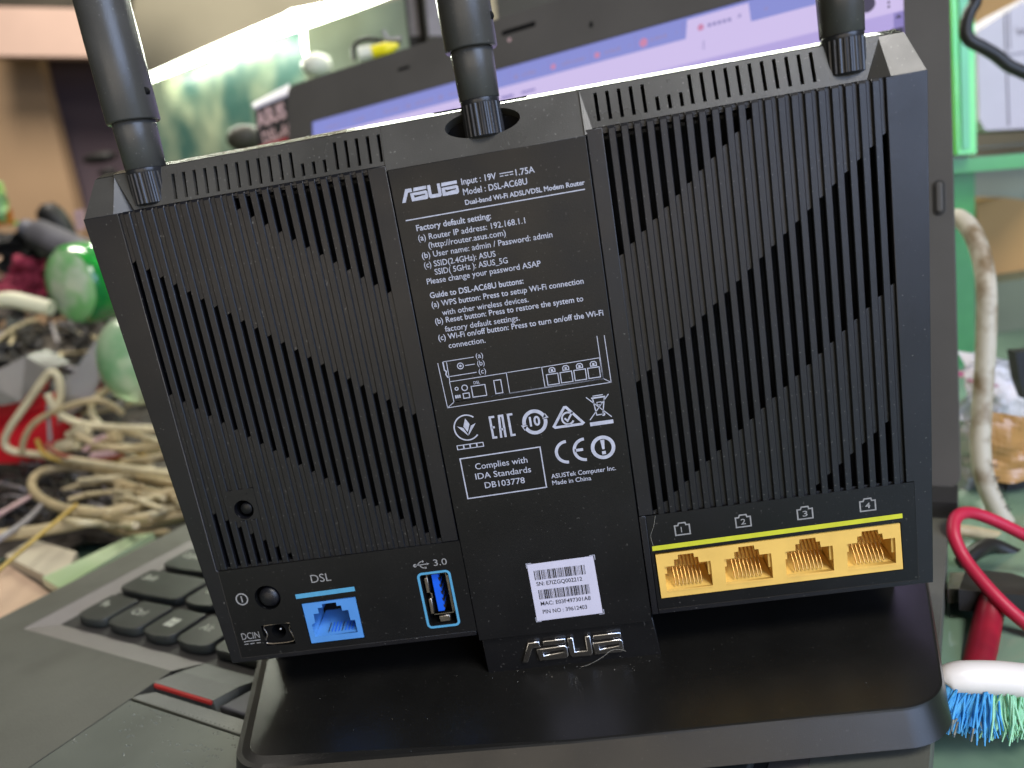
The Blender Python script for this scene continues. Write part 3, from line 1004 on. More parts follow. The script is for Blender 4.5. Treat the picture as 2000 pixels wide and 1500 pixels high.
# top: rounded front edge then flat
tp = MB()
prf = [(3.7, 147.45), (4.0, 147.75), (8.2, 149.0), (33, 149.2), (36, 146.5), (36, 137)]
n = len(prf)
tp.v = [(-100.8, p[0], p[1]) for p in prf] + [(101.2, p[0], p[1]) for p in prf]
tp.f = [(i, n + i, n + i + 1, i + 1) for i in range(n - 1)]
tp.sm = [False] * len(tp.f)
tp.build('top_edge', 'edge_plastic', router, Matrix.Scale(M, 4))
for s in (-1, 1):
    te = MB()
    o1 = -106.9 if s < 0 else 107.2
    q = [(5.6, 147.45), (5.9, 147.75), (9.0, 149.0), (33, 149.2)]
    te.v = [(s * 100.6, p[0], p[1]) for p in q] + [(o1 - s * 0.4 * i, p[0], p[1]) for i, p in enumerate(q)]
    m_ = len(q)
    te.f = [(i, m_ + i, m_ + i + 1, i + 1) if s > 0 else (i + 1, m_ + i + 1, m_ + i, i) for i in range(m_ - 1)]
    te.sm = [False] * len(te.f)
    te.build('top_edge', 'edge_plastic', router, Matrix.Scale(M, 4))
# inner dark bar behind the vents
b = MB()
b.box((-85, 8.5, 137), (86.5, 9.5, 147))
b.build('inner_tray', 'interior_black', router, Matrix.Scale(M, 4))

# antennas
MMS = Matrix.Scale(M, 4)
for (ax, zb_) in ((-91.6, 138.2), (0.85, 140.2), (92.2, 139.6)):
    knurl = lambda q: 1.0 if q % 4 < 2 else 0.955
    b = MB()
    b.lathe([(4.4, zb_), (5.1, zb_ + 0.5)], 96, (ax, 5, 0))
    b.lathe([(5.25, zb_ + 0.5), (5.2, zb_ + 8.4)], 96, (ax, 5, 0), wob=knurl, smooth=False)
    b.lathe([(4.95, zb_ + 8.4), (5.1, zb_ + 9.1), (5.05, zb_ + 9.5)], 96, (ax, 5, 0))
    an = b.build('antenna', 'collar_plastic', router, MMS)
    b = MB()
    b.lathe([(4.6, zb_ + 9.4), (5.25, zb_ + 9.7), (5.55, zb_ + 20.5), (5.5, zb_ + 21.6), (4.9, zb_ + 22.0)], 48, (ax, 5, 0))
    b.build('antenna_neck', 'antenna_plastic', an, MMS)
    b = MB()
    b.lathe([(5.0, zb_ + 21.7), (6.5, zb_ + 21.6), (6.78, zb_ + 22.0), (6.8, zb_ + 42), (6.55, zb_ + 95), (6.0, zb_ + 150), (5, zb_ + 152), (0.01, zb_ + 152.5)], 48, (ax, 5, 0))
    b.build('antenna_sleeve', 'antenna_plastic', an, MMS)
    b = MB()
    b.lathe([(0.01, 0.15), (0.9, 0.15), (1.0, 0), (1.0, -1)], 20, (ax + 6.2, 2.9, zb_ + 28.5), '-y')
    b.build('hinge_pin', 'interior_black', an, MMS)

# base
def fillet(poly, rad):
    out = []
    n = len(poly)
    for i in range(n):
        p, a, c = Vector(poly[i]), Vector(poly[i - 1]), Vector(poly[(i + 1) % n])
        r_ = rad[i]
        if r_ <= 0:
            out.append((p.x, p.y))
            continue
        u, v = (a - p).normalized(), (c - p).normalized()
        half = math.acos(max(-1, min(1, u.dot(v)))) / 2
        t = r_ / math.tan(half)
        q0, q1 = p + u * t, p + v * t
        cen = p + (u + v).normalized() * (r_ / math.sin(half))
        a0 = math.atan2(q0.y - cen.y, q0.x - cen.x)
        a1 = math.atan2(q1.y - cen.y, q1.x - cen.x)
        if a1 < a0:
            a1 += 2 * math.pi
        out += [(cen.x + r_ * math.cos(a0 + (a1 - a0) * k / 12), cen.y + r_ * math.sin(a0 + (a1 - a0) * k / 12)) for k in range(13)]
    return out


bo = fillet([(-114, 44), (-94.5, -30.5), (0, -32.8), (93.7, -33.0), (122, 44)], [6, 13, 0, 15, 6])
nb = len(bo)
nrm = []
for i in range(nb):
    d0 = (Vector(bo[i]) - Vector(bo[i - 1])).normalized()
    d1 = (Vector(bo[(i + 1) % nb]) - Vector(bo[i])).normalized()
    t = (d0 + d1).normalized()
    k_ = 1 / max(0.5, t.dot(d1))
    nrm.append(Vector((t.y, -t.x)) * k_)
b = MB()
lv = [(-0.7, -13.8, 3.8), (-0.12, -13.95, 2.0), (0.0, -14.5, 0.6), (3.4, -22.7, 0), (2.4, -23.4, 0)]
rings = []
for (g, z, lg_) in lv:
    rr_ = []
    for p, n_ in zip(bo, nrm):
        lf = max(0.0, min(1.0, (-60 - p[0]) / 25))
        e = (g * max(0.12, -n_.y) if g > 0 else g) - lg_ * lf
        rr_.append((p[0] + n_.x * e, p[1] + n_.y * e, z - (0.0 if z > -13.85 else 0.30 * lg_ * lf)))
    rings.append(rr_)
b.add(rings[0], [tuple(range(nb))])
for r_ in range(len(lv) - 1):
    b.add(rings[r_] + rings[r_ + 1], [(i, nb + i, nb + (i + 1) % nb, (i + 1) % nb) for i in range(nb)], True)
b.add(rings[-1], [tuple(range(nb - 1, -1, -1))])
b.build('base', 'base_plastic', router, MMS)
for x, y in ((-78, -18), (78, -20), (-90, 34), (96, 34)):
    b = MB()
    b.lathe([(5, -26.9), (5.4, -23.3)], 20, (x, y, 0))
    b.build('rubber_foot', 'interior_black', router, MMS)
# dust on the router: countless specks
b = MB()
rnd = random.Random(5)


def speck(p, n_, s):
    u = Vector(n_).orthogonal().normalized()
    v = Vector(n_).cross(u)
    q = [Vector(p) + (u * rnd.uniform(-1, 1) + v * rnd.uniform(-1, 1)) * s for _ in range(3)]
    b.add(q + [Vector(p) + Vector(n_) * s * 0.5], [(0, 1, 2), (0, 1, 3), (1, 2, 3), (2, 0, 3)])


for _ in range(110):
    speck((rnd.uniform(-100, 102), 0.0, rnd.uniform(2, 136)), (0, -1, 0), rnd.choice((0.05, 0.05, 0.07, 0.1)))
for _ in range(90):
    speck((rnd.uniform(-95, 95), rnd.uniform(-31, 20), -13.78), (0, 0, 1), rnd.choice((0.06, 0.08, 0.12)))
for _ in range(60):
    speck((rnd.uniform(-26, 28), rnd.uniform(-8, 0.9), -13.6 + max(0, rnd.uniform(-1, 1)) * 2), (0, -0.7, 0.7), rnd.choice((0.08, 0.1, 0.16)))
for _ in range(150):
    t = rnd.random()
    speck((rnd.uniform(-98, 98), YB + (YT - YB) * t - 0.05, ZB + (ZT - ZB) * t), (0, -ca, sa), rnd.choice((0.05, 0.06, 0.08)))
ob = b.build('dust_specks', 'dust', router, MMS)
ob['kind'] = 'stuff'
b = MB()
b.tube([(3.5, -1.5, -13.5), (6.5, -1.9, -12.6), (10.5, -1.4, -11.0), (13, -0.6, -9.8), (15.5, -0.4, -9.8), (17.5, -0.2, -10.8)], 0.05, 5)
b.tube([(29.5, -0.25, 22), (29.2, -0.2, 25), (30.4, -0.3, 28), (31.2, -0.2, 31)], 0.05, 5)
b.build('lint_fibre', 'lint', router, MMS)

# ------------------------------------------------------------------ the laptop
ANG = R(-27)
DZ = -27.0
loff = Vector((-0.095, 0.0, -0.0535))
rotm = Matrix.Rotation(ANG, 4, 'Z')
laptop = thing('laptop', rotm @ loff, 'open dark grey laptop with its screen lit, under and behind the router', 'laptop', off=loff)
laptop.rotation_euler = (0, 0, ANG)
UL, UR = -293.0, 94.5
uR = 5.0
well = [(-267, -30), (-157.5, -30), (-157.5, -165), (uR, -165), (uR, -30), (68, -30), (68, 138), (-267, 138)]
plate('palm_rest', [rrect(UL, -175, UR, 168, 9), well], DZ - 4, DZ, HORIZ, 'laptop_plastic', laptop)
plate('bottom_case', [rrect(UL + 1.2, -174, UR - 1.2, 167, 9)], DZ - 26, DZ - 4.0, HORIZ, 'laptop_plastic', laptop, 2.0)
plate('keyboard_tray', [rect(-256.5, -19.5, 58, 128)], DZ - 4, DZ - 2.9, HORIZ, 'tray_plastic', laptop)
b = MB()
o_, i_ = (-267, -30, 68, 138), (-256.3, -19.3, 57.8, 127.8)
zt, zi = DZ - 0.05, DZ - 2.7
b.add([(o_[0], o_[1], zt), (o_[0], o_[3], zt), (i_[0], i_[3], zi), (i_[0], i_[1], zi)], [(3, 2, 1, 0)])
b.add([(o_[2], o_[1], zt), (o_[2], o_[3], zt), (i_[2], i_[3], zi), (i_[2], i_[1], zi)], [(0, 1, 2, 3)])
b.add([(o_[0], o_[3], zt), (o_[2], o_[3], zt), (i_[2], i_[3], zi), (i_[0], i_[3], zi)], [(0, 1, 2, 3)])
b.add([(o_[0], o_[1], zt), (-157.6, o_[1], zt), (-152.5, i_[1], zi), (i_[0], i_[1], zi)], [(0, 1, 2, 3)])
b.add([(uR, o_[1], zt), (o_[2], o_[1], zt), (i_[2], i_[1], zi), (uR - 5, i_[1], zi)], [(0, 1, 2, 3)])
b.build('keyboard_bevel', 'bevel_plastic', laptop, MMS)


def key(x0, x1, y0, y1, txt=None, tx=0.2, ty=0.52, cap=4.2):
    w_, h_ = x1 - x0, y1 - y0
    lp = [(x0 + 1.2, y1), (x1 - 1.2, y1), (x1, y1 - 1.2), (x1, y0 + 4.2), (x1 - 1.2, y0 + 2.0), (x1 - 4, y0 + 0.8), (x0 + w_ / 2, y0),
          (x0 + 4, y0 + 0.8), (x0 + 1.2, y0 + 2.0), (x0, y0 + 4.2), (x0, y1 - 1.2)]
    k_ = plate('key', [lp], DZ - 2.8, DZ + 0.9, HORIZ, 'key_plastic', laptop, 0.45)
    if txt:
        link('key_legend', text_mesh(txt, x0 + w_ * tx, None, y0 + h_ * ty, cap, DZ + 0.93, HORIZ, 0.0), 'key_print', k_)
    return k_


key(-250, -229, -16, 4, 'Fn')
key(-226, -203, -16, 4, 'Ctrl', 0.22, 0.5)
kw = key(-200, -180, -16, 4)
b = MB()
for dx in (0, 3.1):
    for dy in (0, 3.1):
        b.poly([(-193.5 + dx, -8.5 + dy), (-190.8 + dx, -8.5 + dy), (-190.8 + dx, -5.8 + dy), (-193.5 + dx, -5.8 + dy)], DZ + 0.93)
b.build('key_legend', 'key_print', kw, MMS)
key(-177, -156, -16, 4, 'Alt', 0.22, 0.5)
key(-153, -36, -16, 4)
for i in range(4):
    key(-32 + i * 22.5, -13 + i * 22.5, -16, 4)
key(-254.5, -208, 8, 28, 'Shift', 0.1, 0.55)
for i, ch in enumerate('ZXCVBNM,./'):
    if -204.5 + i * 24 + 20 < 10:
        key(-204.5 + i * 24, -184 + i * 24, 8, 28, ch, 0.25, 0.5)
key(12, 55, 8, 28)
key(-254.5, -218, 32, 52, 'CapsLock', 0.1, 0.55)
for i, ch in enumerate('ASDFGHJKL;'):
    key(-214 + i * 23.4, -194 + i * 23.4, 32, 52, ch, 0.25, 0.5)
key(20.5, 55, 32, 52)
key(-254.5, -228, 56, 76, 'Tab', 0.1, 0.55)
for i, ch in enumerate('QWERTYUIOP[]'):
    key(-224 + i * 23.2, -204 + i * 23.2, 56, 76, ch, 0.25, 0.5)
for i, ch in enumerate('`1234567890-='):
    key(-254.5 + i * 23.6, -234.5 + i * 23.6, 80, 100, ch, 0.25, 0.5)
for i in range(15):
    key(-254.5 + i * 20.6, -237.5 + i * 20.6, 104, 120)
# pointing buttons with red stripe, then the touch pad
zb1 = DZ - 2.6


def sbtn(x0, x1, xm0, xm1, m='button_plastic'):
    b_ = MB()
    t = [(xm0, -38.0, DZ + 0.7), (xm1, -38.0, DZ + 0.7), (x1, -29.5, DZ + 0.6), (x1, -19.6, zb1), (x0, -19.6, zb1), (x0, -29.5, DZ + 0.6)]
    lo_ = [(p[0], p[1], DZ - 6) for p in t]
    b_.add(t + lo_, [(0, 1, 2, 5), (5, 2, 3, 4)] + [(i, i + 6, (i + 1) % 6 + 6, (i + 1) % 6) for i in range(6)])
    return b_.build('pointer_button', m, laptop, MMS)


sb = sbtn(-152, -120, -157, -122.4)
b = MB()
b.hexa([(-155.6, -39.0, DZ - 0.75), (-123.2, -39.0, DZ - 0.75), (-123.2, -37.95, DZ - 0.75), (-155.6, -37.95, DZ - 0.75),
        (-155.6, -38.8, DZ + 0.4), (-123.2, -38.8, DZ + 0.4), (-123.2, -37.95, DZ + 0.6), (-155.6, -37.95, DZ + 0.6)])
b.build('red_stripe', 'red_stripe', sb, MMS)
b = MB()
lp = [(-119, -38.5), (-60, -38.5), (-62, -24), (-112, -24), (-114.5, -25)]
sm_ = plate('pointer_button', [lp], DZ - 5, DZ - 0.6, HORIZ, 'slate_plastic', laptop, 0.8)
sbtn(-60, uR - 2, -57, uR - 2)
plate('pad_frame', [[(-157.3, -47.0), (uR, -47.0), (uR, -41.3), (-151, -41.3), (-156, -44.5)]], DZ - 5, DZ + 0.2, HORIZ, 'button_plastic', laptop, 0.4)
b = MB()
b.box((-157.5, -165, DZ - 6.2), (uR, -19, DZ - 5.2))
b.build('pad_well', 'interior_black', laptop, MMS)
pad = plate('touch_pad', [[(-157.3, -165), (uR, -165), (uR, -47.7), (-157.3, -47.7)]], DZ - 5, DZ - 0.1, HORIZ, 'touch_film', laptop, 0.3)
b = MB()
rnd2 = random.Random(3)
for _ in range(60):
    x, y = rnd2.uniform(-156, -96), -48.6 - abs(rnd2.gauss(0, 11))
    if y > -80:
        for q in range(rnd2.choice((1, 1, 2, 3))):
            r_ = rnd2.uniform(0.22, 0.42)
            b.ball((x + q * 0.95, y + rnd2.uniform(-.5, .5), DZ - 0.1), r_, 8, (1, 1, 0.55))
for i in range(9):
    b.ball((-143 + i * 1.35, -48.9 + 0.1 * math.sin(i), DZ - 0.1), 0.34, 8, (1, 1, 0.6))
for i in range(14):
    b.ball((-132 + i * 2.3, -46.1, DZ + 0.2), 0.25, 8, (1, 1, 0.6))
ob = b.build('film_bubbles', 'film_bubble', pad, MMS)
ob['kind'] = 'stuff'
# hinge
b = MB()
b.box((84, 150, DZ - 2), (97.5, 168, DZ + 7))
b.build('hinge', 'tray_plastic', laptop, MMS)
b = MB()
b.box((-287, 150, DZ - 2), (-250, 168, DZ + 7))
b.build('hinge', 'tray_plastic', laptop, MMS)
# lid
T = R(15)
LID = Matrix(((M, 0, 0, 0), (0, math.sin(T) * M, -math.cos(T) * M, 165 * M), (0, math.cos(T) * M, math.sin(T) * M, -25 * M), (0, 0, 0, 1)))
bez = [rrect(-289.5, 4, 98.3, 257, 6), rect(-268, 24, 82, 229)]
bz = plate('screen_bezel', bez, -2.2, 0, LID, 'lid_plastic', laptop)
plate('lid_shell', [rrect(-289.8, 3.6, 98.6, 257.3, 6)], -8, -2.25, LID, 'lid_plastic', laptop, 1.2)
plate('bezel_bumper', [rrect(91.2, 118, 95.6, 132.5, 2.1, 6)], 0, 0.5, LID, 'tray_plastic', laptop, 0.2)
plate('bezel_bumper', [rrect(92.2, 119, 94.6, 131.5, 1.1, 6)], 0, 1.2, LID, 'lid_plastic', laptop, 0.5)
b = MB()
b.poly(rrect(-118, 246.6, -96, 249.4, 1.2), 0.06)
b.poly(rrect(-193, 244.4, -184, 246.4, 0.6), 0.06)
b.poly(rrect(-64, 237, -62, 240, 0.6), 0.06)
b.build('webcam_slot', 'interior_black', laptop, LID)
b = MB()
b.poly(circ(-113, 243.3, 1.1, n=14), 0.06)
b.build('webcam_light', 'pink_cable', laptop, LID)
# picture on the screen
scr = plate('screen', [rect(-268, 24, 82, 229)], -1.6, -1.1, LID, 'screen_page', laptop)


def spic(name, pts_list, h, m):
    b_ = MB()
    for p in pts_list:
        b_.poly(p, h)
    return b_.build(name, m, scr, LID)


spic('tab_strip', [rect(-268, 218.6, 82, 229)], -1.06, 'screen_tabs')
spic('tool_bar', [rect(-268, 206.6, 82, 218.6)], -1.06, 'screen_active')
spic('bookmark_bar', [rect(-268, 198.5, 82, 206.2)], -1.06, 'screen_toolbar')
spic('scroll_bar', [rect(78, 150, 82, 206.2)], -1.04, 'screen_line')
spic('scroll_arrow', [[(78.6, 203.6), (81.2, 203.6), (79.9, 205.2)], rect(77.4, 197, 81.6, 199.5)], -1.0, 'screen_dark')
spic('active_tab', [[(-13, 218.4), (18.5, 218.4), (17.5, 227.6), (-12, 227.6)]], -1.02, 'screen_active')
spic('menu_dots', [circ(76.3, 211.2 + d, 0.55, n=8) for d in (-1.8, 0, 1.8)], -1.0, 'screen_dark')
spic('profile_icon', [circ(67.8, 212.6, 3.4, n=20)], -1.0, 'screen_dark')
spic('search_icon', [circ(62.5, 223, 1.3, n=12)], -1.0, 'screen_dark')
rnd3 = random.Random(9)
tabs = []
seps = []
for i in range(10):
    x0 = -262 + i * 25
    if x0 > -20:
        continue
    tabs += [rect(x0 + 6.0 + q * 2.3, 221.7 + rnd3.uniform(-.2, .2), x0 + 6.0 + q * 2.3 + rnd3.uniform(1.2, 2.0), 223.4 + rnd3.uniform(-.3, .5)) for q in range(rnd3.choice((4, 5, 6)))]
    tabs += [[(x0 + 19.0, 221.9), (x0 + 20.4, 223.5), (x0 + 20.0, 223.7), (x0 + 18.7, 222.1)]]
    seps.append(rect(x0 + 22.6, 220.2, x0 + 22.9, 227))
tabs += [rect(-2 + q * 2.4, 221.3, -2 + q * 2.4 + 1.7, 223.1) for q in range(5)]
tabs += [[(12.6, 221.6), (14.2, 223.4), (13.8, 223.7), (12.2, 222.0)], [(12.4, 223.4), (13.9, 221.7), (14.2, 222.0), (12.7, 223.7)]]
tabs += [rect(24.4, 222.4, 26.6, 222.9), rect(25.2, 221.6, 25.7, 223.8), rect(-4.5, 211.2, -4.0, 215.4)]
spic('tab_text', tabs, -1.0, 'screen_text')
spic('tab_divider', seps, -1.0, 'screen_line')
spic('tab_icon', [circ(-86.5, 222.5, 1.5, n=12), circ(-34.8, 222.3, 2.2, n=14), circ(-60.5, 222.3, 1.6, n=12), circ(-5.4, 222.2, 1.6, n=12)], -0.98, 'screen_red')
spic('tab_icon', [circ(-110, 222.4, 1.5, n=12), circ(-162, 222.4, 1.5, n=12), circ(-186.5, 222.3, 1.5, n=12)], -0.98, 'screen_text')
spic('tool_text', [rect(-250 + i * 13, 212 + (i % 2) * .3, -243 + i * 13 + (i % 3), 213.6) for i in range(12)], -1.0, 'screen_line')

# ------------------------------------------------------------------ behind the laptop
cab = thing('display_cabinet', at(590, 320, 0.9), 'greenish glass display cabinet with a glaring light strip along its upper edge', 'cabinet')
cl, cr = [(283, 158, 1.35), (585, 40, 0.85)], [(585, 40, 0.85), (790, -25, 1.0)]
b = MB()
b.prism([at(278, 158, 1.46), at(589, 50, 0.96), at(612, 420, 0.96), at(330, 430, 1.46)], (0, 0.006, 0))
b.build('glass_pane', 'glass_mottled', cab)
b = MB()
b.prism([at(589, 50, 0.96), at(800, -10, 1.15), at(820, 260, 1.15), at(612, 420, 0.96)], (0, 0.006, 0))
b.build('glass_pane', 'glass_pale', cab)
b = MB()
ls = [at(284, 156, 1.33), at(430, 95, 1.08), at(572, 42, 0.83)]
b.tube(ls, [0.006, 0.008, 0.011], 10, True, 4)
b.build('light_strip', 'led_strip', cab)
b = MB()
b.tube([at(574, 40, 0.83), at(690, 8, 0.95), at(790, -25, 1.02)], [0.012, 0.008, 0.005], 10, True, 4)
b.build('light_strip', 'led_strip', cab)
b = MB()
b.tube([at(592, 60, 0.845), at(598, 112, 0.845), at(606, 150, 0.845)], [0.003, 0.0015, 0.001], 8, True, 3)
b.build('corner_glow', 'led_strip', cab)  # light caught by the glass corner, put in as a glowing tube
area('light_strip_lamp', at(545, 56, 0.82), (0.0, 0.0, 0.06), 0.40, 0.05, 2.4, (0.95, 1.0, 0.83))
# white cap and pale things inside, seen as blurs
def blob(name, px, py, y, rpx, m, label, cat, sc_=(1, 1, 1), group=None):
    P = at(px, py, y)
    r_ = rpx * depth(P) / 1500
    b_ = MB()
    b_.ball(P, r_, 20, sc_)
    return tag(b_.build(name, m), label, cat, group)


blob('round_knob', 618, 128, 0.62, 30, 'tube_cap', 'round pale knob just above the laptop lid, left of the yellow tube', 'knob', (1, 1, 0.75))  # whitish glow put into the knob's pale colour
blob('brown_ball', 478, 270, 0.60, 32, 'cabinet_dark', 'brown rounded object behind the router, left of the printed box', 'ornament', (1.1, 1, 0.8))
# printed box beside the lid
bx = thing('printed_box', at(535, 300, 0.40), 'small dark box with pale printed lettering, at the left edge of the laptop lid', 'box')
b = MB()
b.prism([at(497, 214, 0.40), at(565, 186, 0.40), at(580, 330, 0.40), at(510, 340, 0.40)], (0, 0.05, 0))
b.build('box_body', 'card_dark', bx)
pa, pb_, pc = at(503, 250, 0.3985), at(560, 228, 0.3985), at(497, 214, 0.3985)
ux = (pb_ - pa).normalized()
uz = Vector((0, 0, 1))
un = ux.cross(uz)
BOX = Matrix(((ux.x, uz.x, un.x, pa.x), (ux.y, uz.y, un.y, pa.y), (ux.z, uz.z, un.z, pa.z), (0, 0, 0, 1)))
wl = (pb_ - pa).length
link('printed_text', text_mesh('ASUS', 0, wl, 0, wl * 0.42, 0, BOX, 0.05), 'card_print', bx)
link('printed_text', text_mesh('DSL-AC', 0.002, wl + 0.004, -wl * 0.52, wl * 0.34, 0, BOX, 0.04), 'card_print', bx)
b = MB()
b.prism([at(505, 286, 0.398), at(560, 268, 0.398), at(566, 290, 0.398), at(508, 305, 0.398)], (0, 0.001, 0))
b.build('red_band', 'card_red', bx)
b = MB()
b.prism([at(497, 214, 0.401), at(492, 208, 0.45), at(566, 168, 0.45), at(565, 186, 0.401)], (0, 0.0, 0.002))
b.build('box_lid', 'paper_white', bx)
# tube, dark boxes, black lead above the lid
tb = thing('paste_tube', at(740, 105, 0.36), 'small yellow and white tube lying on top of the laptop lid', 'tube')
b = MB()
b.tube([at(728, 102, 0.36), at(755, 96, 0.36), at(778, 88, 0.36)], [0.0042, 0.0048, 0.0015], 12, True, 3)
b.build('tube_body', 'tube_yellow', tb)
b = MB()
b.tube([at(703, 106, 0.36), at(728, 101, 0.36)], [0.005, 0.0046], 12, True, 1)
b.build('tube_cap', 'tube_cap', tb)
cable('black_lead', [(692, 118, 0.37), (690, 95, 0.37), (702, 80, 0.37), (725, 76, 0.37), (755, 82, 0.37), (782, 82, 0.37)], 0.0016, 'black_cable', 'thin black lead arching over the yellow tube above the lid', 'cable')
cable('grey_clip', [(748, 60, 0.38), (760, 76, 0.38), (785, 74, 0.38)], 0.0013, 'grey_cable', 'small pale grey clip lying beside the yellow tube', 'clip')
for (x0, x1, y, lab, m, pxl) in ((782, 815, 0.55, 'narrow dark box standing behind the laptop lid, nearest the cabinet glass', 'card_dark', None), (818, 868, 0.52, 'wider dark brown box standing behind the laptop lid, left of the middle antenna', 'cabinet_dark', None),
                            (960, 1150, 0.62, 'broad dark cupboard top behind the laptop lid, right of the middle antenna', 'cabinet_dark', None)):
    b = MB()
    b.prism([at(x0, -70, y), at(x1, -80, y), at(x1 + 30, 160, y), at(x0 + 25, 160, y)], (0, 0.08, 0))
    o = b.build('dark_box', m)
    tag(o, lab, 'box', 'dark boxes behind the laptop lid')
    if x0 < 900:
        b = MB()
        pz_ = [at(x0 + 8, -60, y - 0.001), at(x1 - 10, -60, y - 0.001), at(x1 + 6, 70, y - 0.001), at(x0 + 20, 70, y - 0.001)]
        b.prism(pz_, (0, 0.0008, 0))
        b.build('pale_print', 'grey_cable', o)

# ------------------------------------------------------------------ glass shelves on the right
sh = thing('glass_shelf_unit', at(1890, 330, 0.36), 'green edged glass shelf unit to the right of the laptop screen', 'shelf')


def slab(name, px, y, dvec, m, parent):
    b_ = MB()
    b_.prism([at(p[0], p[1], y) for p in px], dvec)
    return b_.build(name, m, parent)


slab('upright_edge', [(1857, -60), (1902, -60), (1907, 300), (1871, 302)], 0.36, (0.0, 0.012, 0), 'glass_edge_bright', sh)
slab('upright_core', [(1872, -60), (1890, -60), (1895, 290), (1880, 291)], 0.3585, (0, 0.001, 0), 'glass_edge_core', sh)
slab('shelf_edge', [(1845, 312), (2120, 290), (2120, 318), (1845, 340)], 0.37, (0.0, 0.22, 0), 'glass_edge_deep', sh)
slab('lower_upright', [(1862, 338), (1904, 334), (1904, 800), (1870, 800)], 0.39, (0, 0.012, 0), 'glass_edge_deep', sh)
slab('back_pane', [(1780, 300), (2300, 250), (2300, 900), (1780, 900)], 0.66, (0, 0.005, 0), 'glass_pale', sh)
b = MB()
b.prism([at(1895, 322, 0.375), at(2120, 292, 0.375), at(2120, 285, 0.6), at(1895, 300, 0.6)], (0, 0, 0.004))
b.build('shelf_board', 'cabinet_dark', sh)
tag(slab('tan_carton', [(1900, -80), (2200, -90), (2200, 240), (1905, 240)], 0.60, (0, 0.05, 0), 'tan_card', None), 'tan cardboard carton at the top right, behind the white paper packet', 'carton')
# white packet with folds and a bit of print
pk = thing('white_packet', at(1960, 255, 0.46), 'white paper packet with a fold line, on the glass shelf behind the black cable', 'packet')
b = MB()
fr = [(1908, 62), (1990, 8), (2120, -60), (2120, 245), (1925, 255), (1913, 235)]
b.prism([at(p[0], p[1], 0.46) for p in fr], (0, 0.05, 0))
b.build('packet_body', 'paper_white', pk)
b = MB()
for q in ([(1962, 25), (1964, 25), (1972, 245), (1970, 245)], [(1971, 20), (1972, 20), (1974, 95), (1973, 95)], [(1968, 106), (2040, 96), (2040, 97), (1968, 108)]):
    b.prism([at(p[0], p[1], 0.4592) for p in q], (0, 0.0006, 0))
b.build('fold_line', 'paper_line', pk)
pq = at(1984, 68, 0.459)
ux = (at(2010, 64, 0.459) - pq)
wl = ux.length
ux = ux.normalized()
un = ux.cross(uz)
PKT = Matrix(((ux.x, uz.x, un.x, pq.x), (ux.y, uz.y, un.y, pq.y), (ux.z, uz.z, un.z, pq.z), (0, 0, 0, 1)))
link('printed_text', text_mesh("'oo", 0, wl, 0, wl * 0.6, 0, PKT, 0.0), 'paper_line', pk)
tag(slab('tan_parcel', [(1907, 400), (1960, 385), (2150, 410), (2150, 640), (1915, 560)], 0.52, (0, 0.06, 0), 'tan_card', None), 'tan parcel behind the glass below the shelf, right of the patch cable', 'parcel')
tag(slab('grey_green_box', [(1905, 560), (2150, 520), (2150, 760), (1905, 760)], 0.48, (0, 0.06, 0), 'dull_green', None), 'dull grey green box below the tan parcel at the right edge', 'box')
cable('black_power_cable', [(1905, -60, 0.30), (1905, 0, 0.30), (1893, 25, 0.30), (1886, 55, 0.30), (1893, 78, 0.30), (1920, 93, 0.30), (1945, 108, 0.30), (1970, 128, 0.30), (2000, 142, 0.30), (2060, 170, 0.30)], 0.0036, 'black_cable', 'black power cable bending in front of the bright green glass edge', 'cable')

# ------------------------------------------------------------------ things to the right of the router
pc_pts = [(1842, 428, 0.21), (1872, 426, 0.20), (1898, 452, 0.19), (1918, 505, 0.18), (1927, 570, 0.17), (1927, 640, 0.165), (1923, 720, 0.16), (1918, 800, 0.155), (1915, 870, 0.15), (1922, 930, 0.145), (1945, 990, 0.14), (1985, 1060, 0.135), (2030, 1130, 0.13)]
pcb = cable('patch_cable', pc_pts, 0.0044, 'patch_cable', 'grimy off white network cable hanging in a long bend beside the screen', 'cable', k=14)
for ch, px, py, rot in (('P', 1929, 905, -80), ('A', 1933, 926, -77), ('T', 1939, 946, -72), ('C', 1946, 966, -67), ('H', 1954, 985, -62), ('P', 1977, 1030, -60)):
    yc = 0.155 + (0.135 - 0.155) * (py - 800) / 260
    p = at(px, py, yc) - Vector((CX.z, CY.z, CZ.z)) * 0.00455
    vd = Vector((CX.z, CY.z, CZ.z))
    rr = R(rot)
    camr, camu = Vector((CX.x, CY.x, CZ.x)), -Vector((CX.y, CY.y, CZ.y))
    ax_ = camr * math.cos(rr) + camu * math.sin(rr)
    ay_ = -camr * math.sin(rr) + camu * math.cos(rr)
    mt = Matrix(((ax_.x, ay_.x, -vd.x, p.x), (ax_.y, ay_.y, -vd.y, p.y), (ax_.z, ay_.z, -vd.z, p.z), (0, 0, 0, 1)))
    link('printed_text', text_mesh(ch, 0, None, -0.0015, 0.0032, 0.0, mt, 0.0), 'card_dark', pcb)


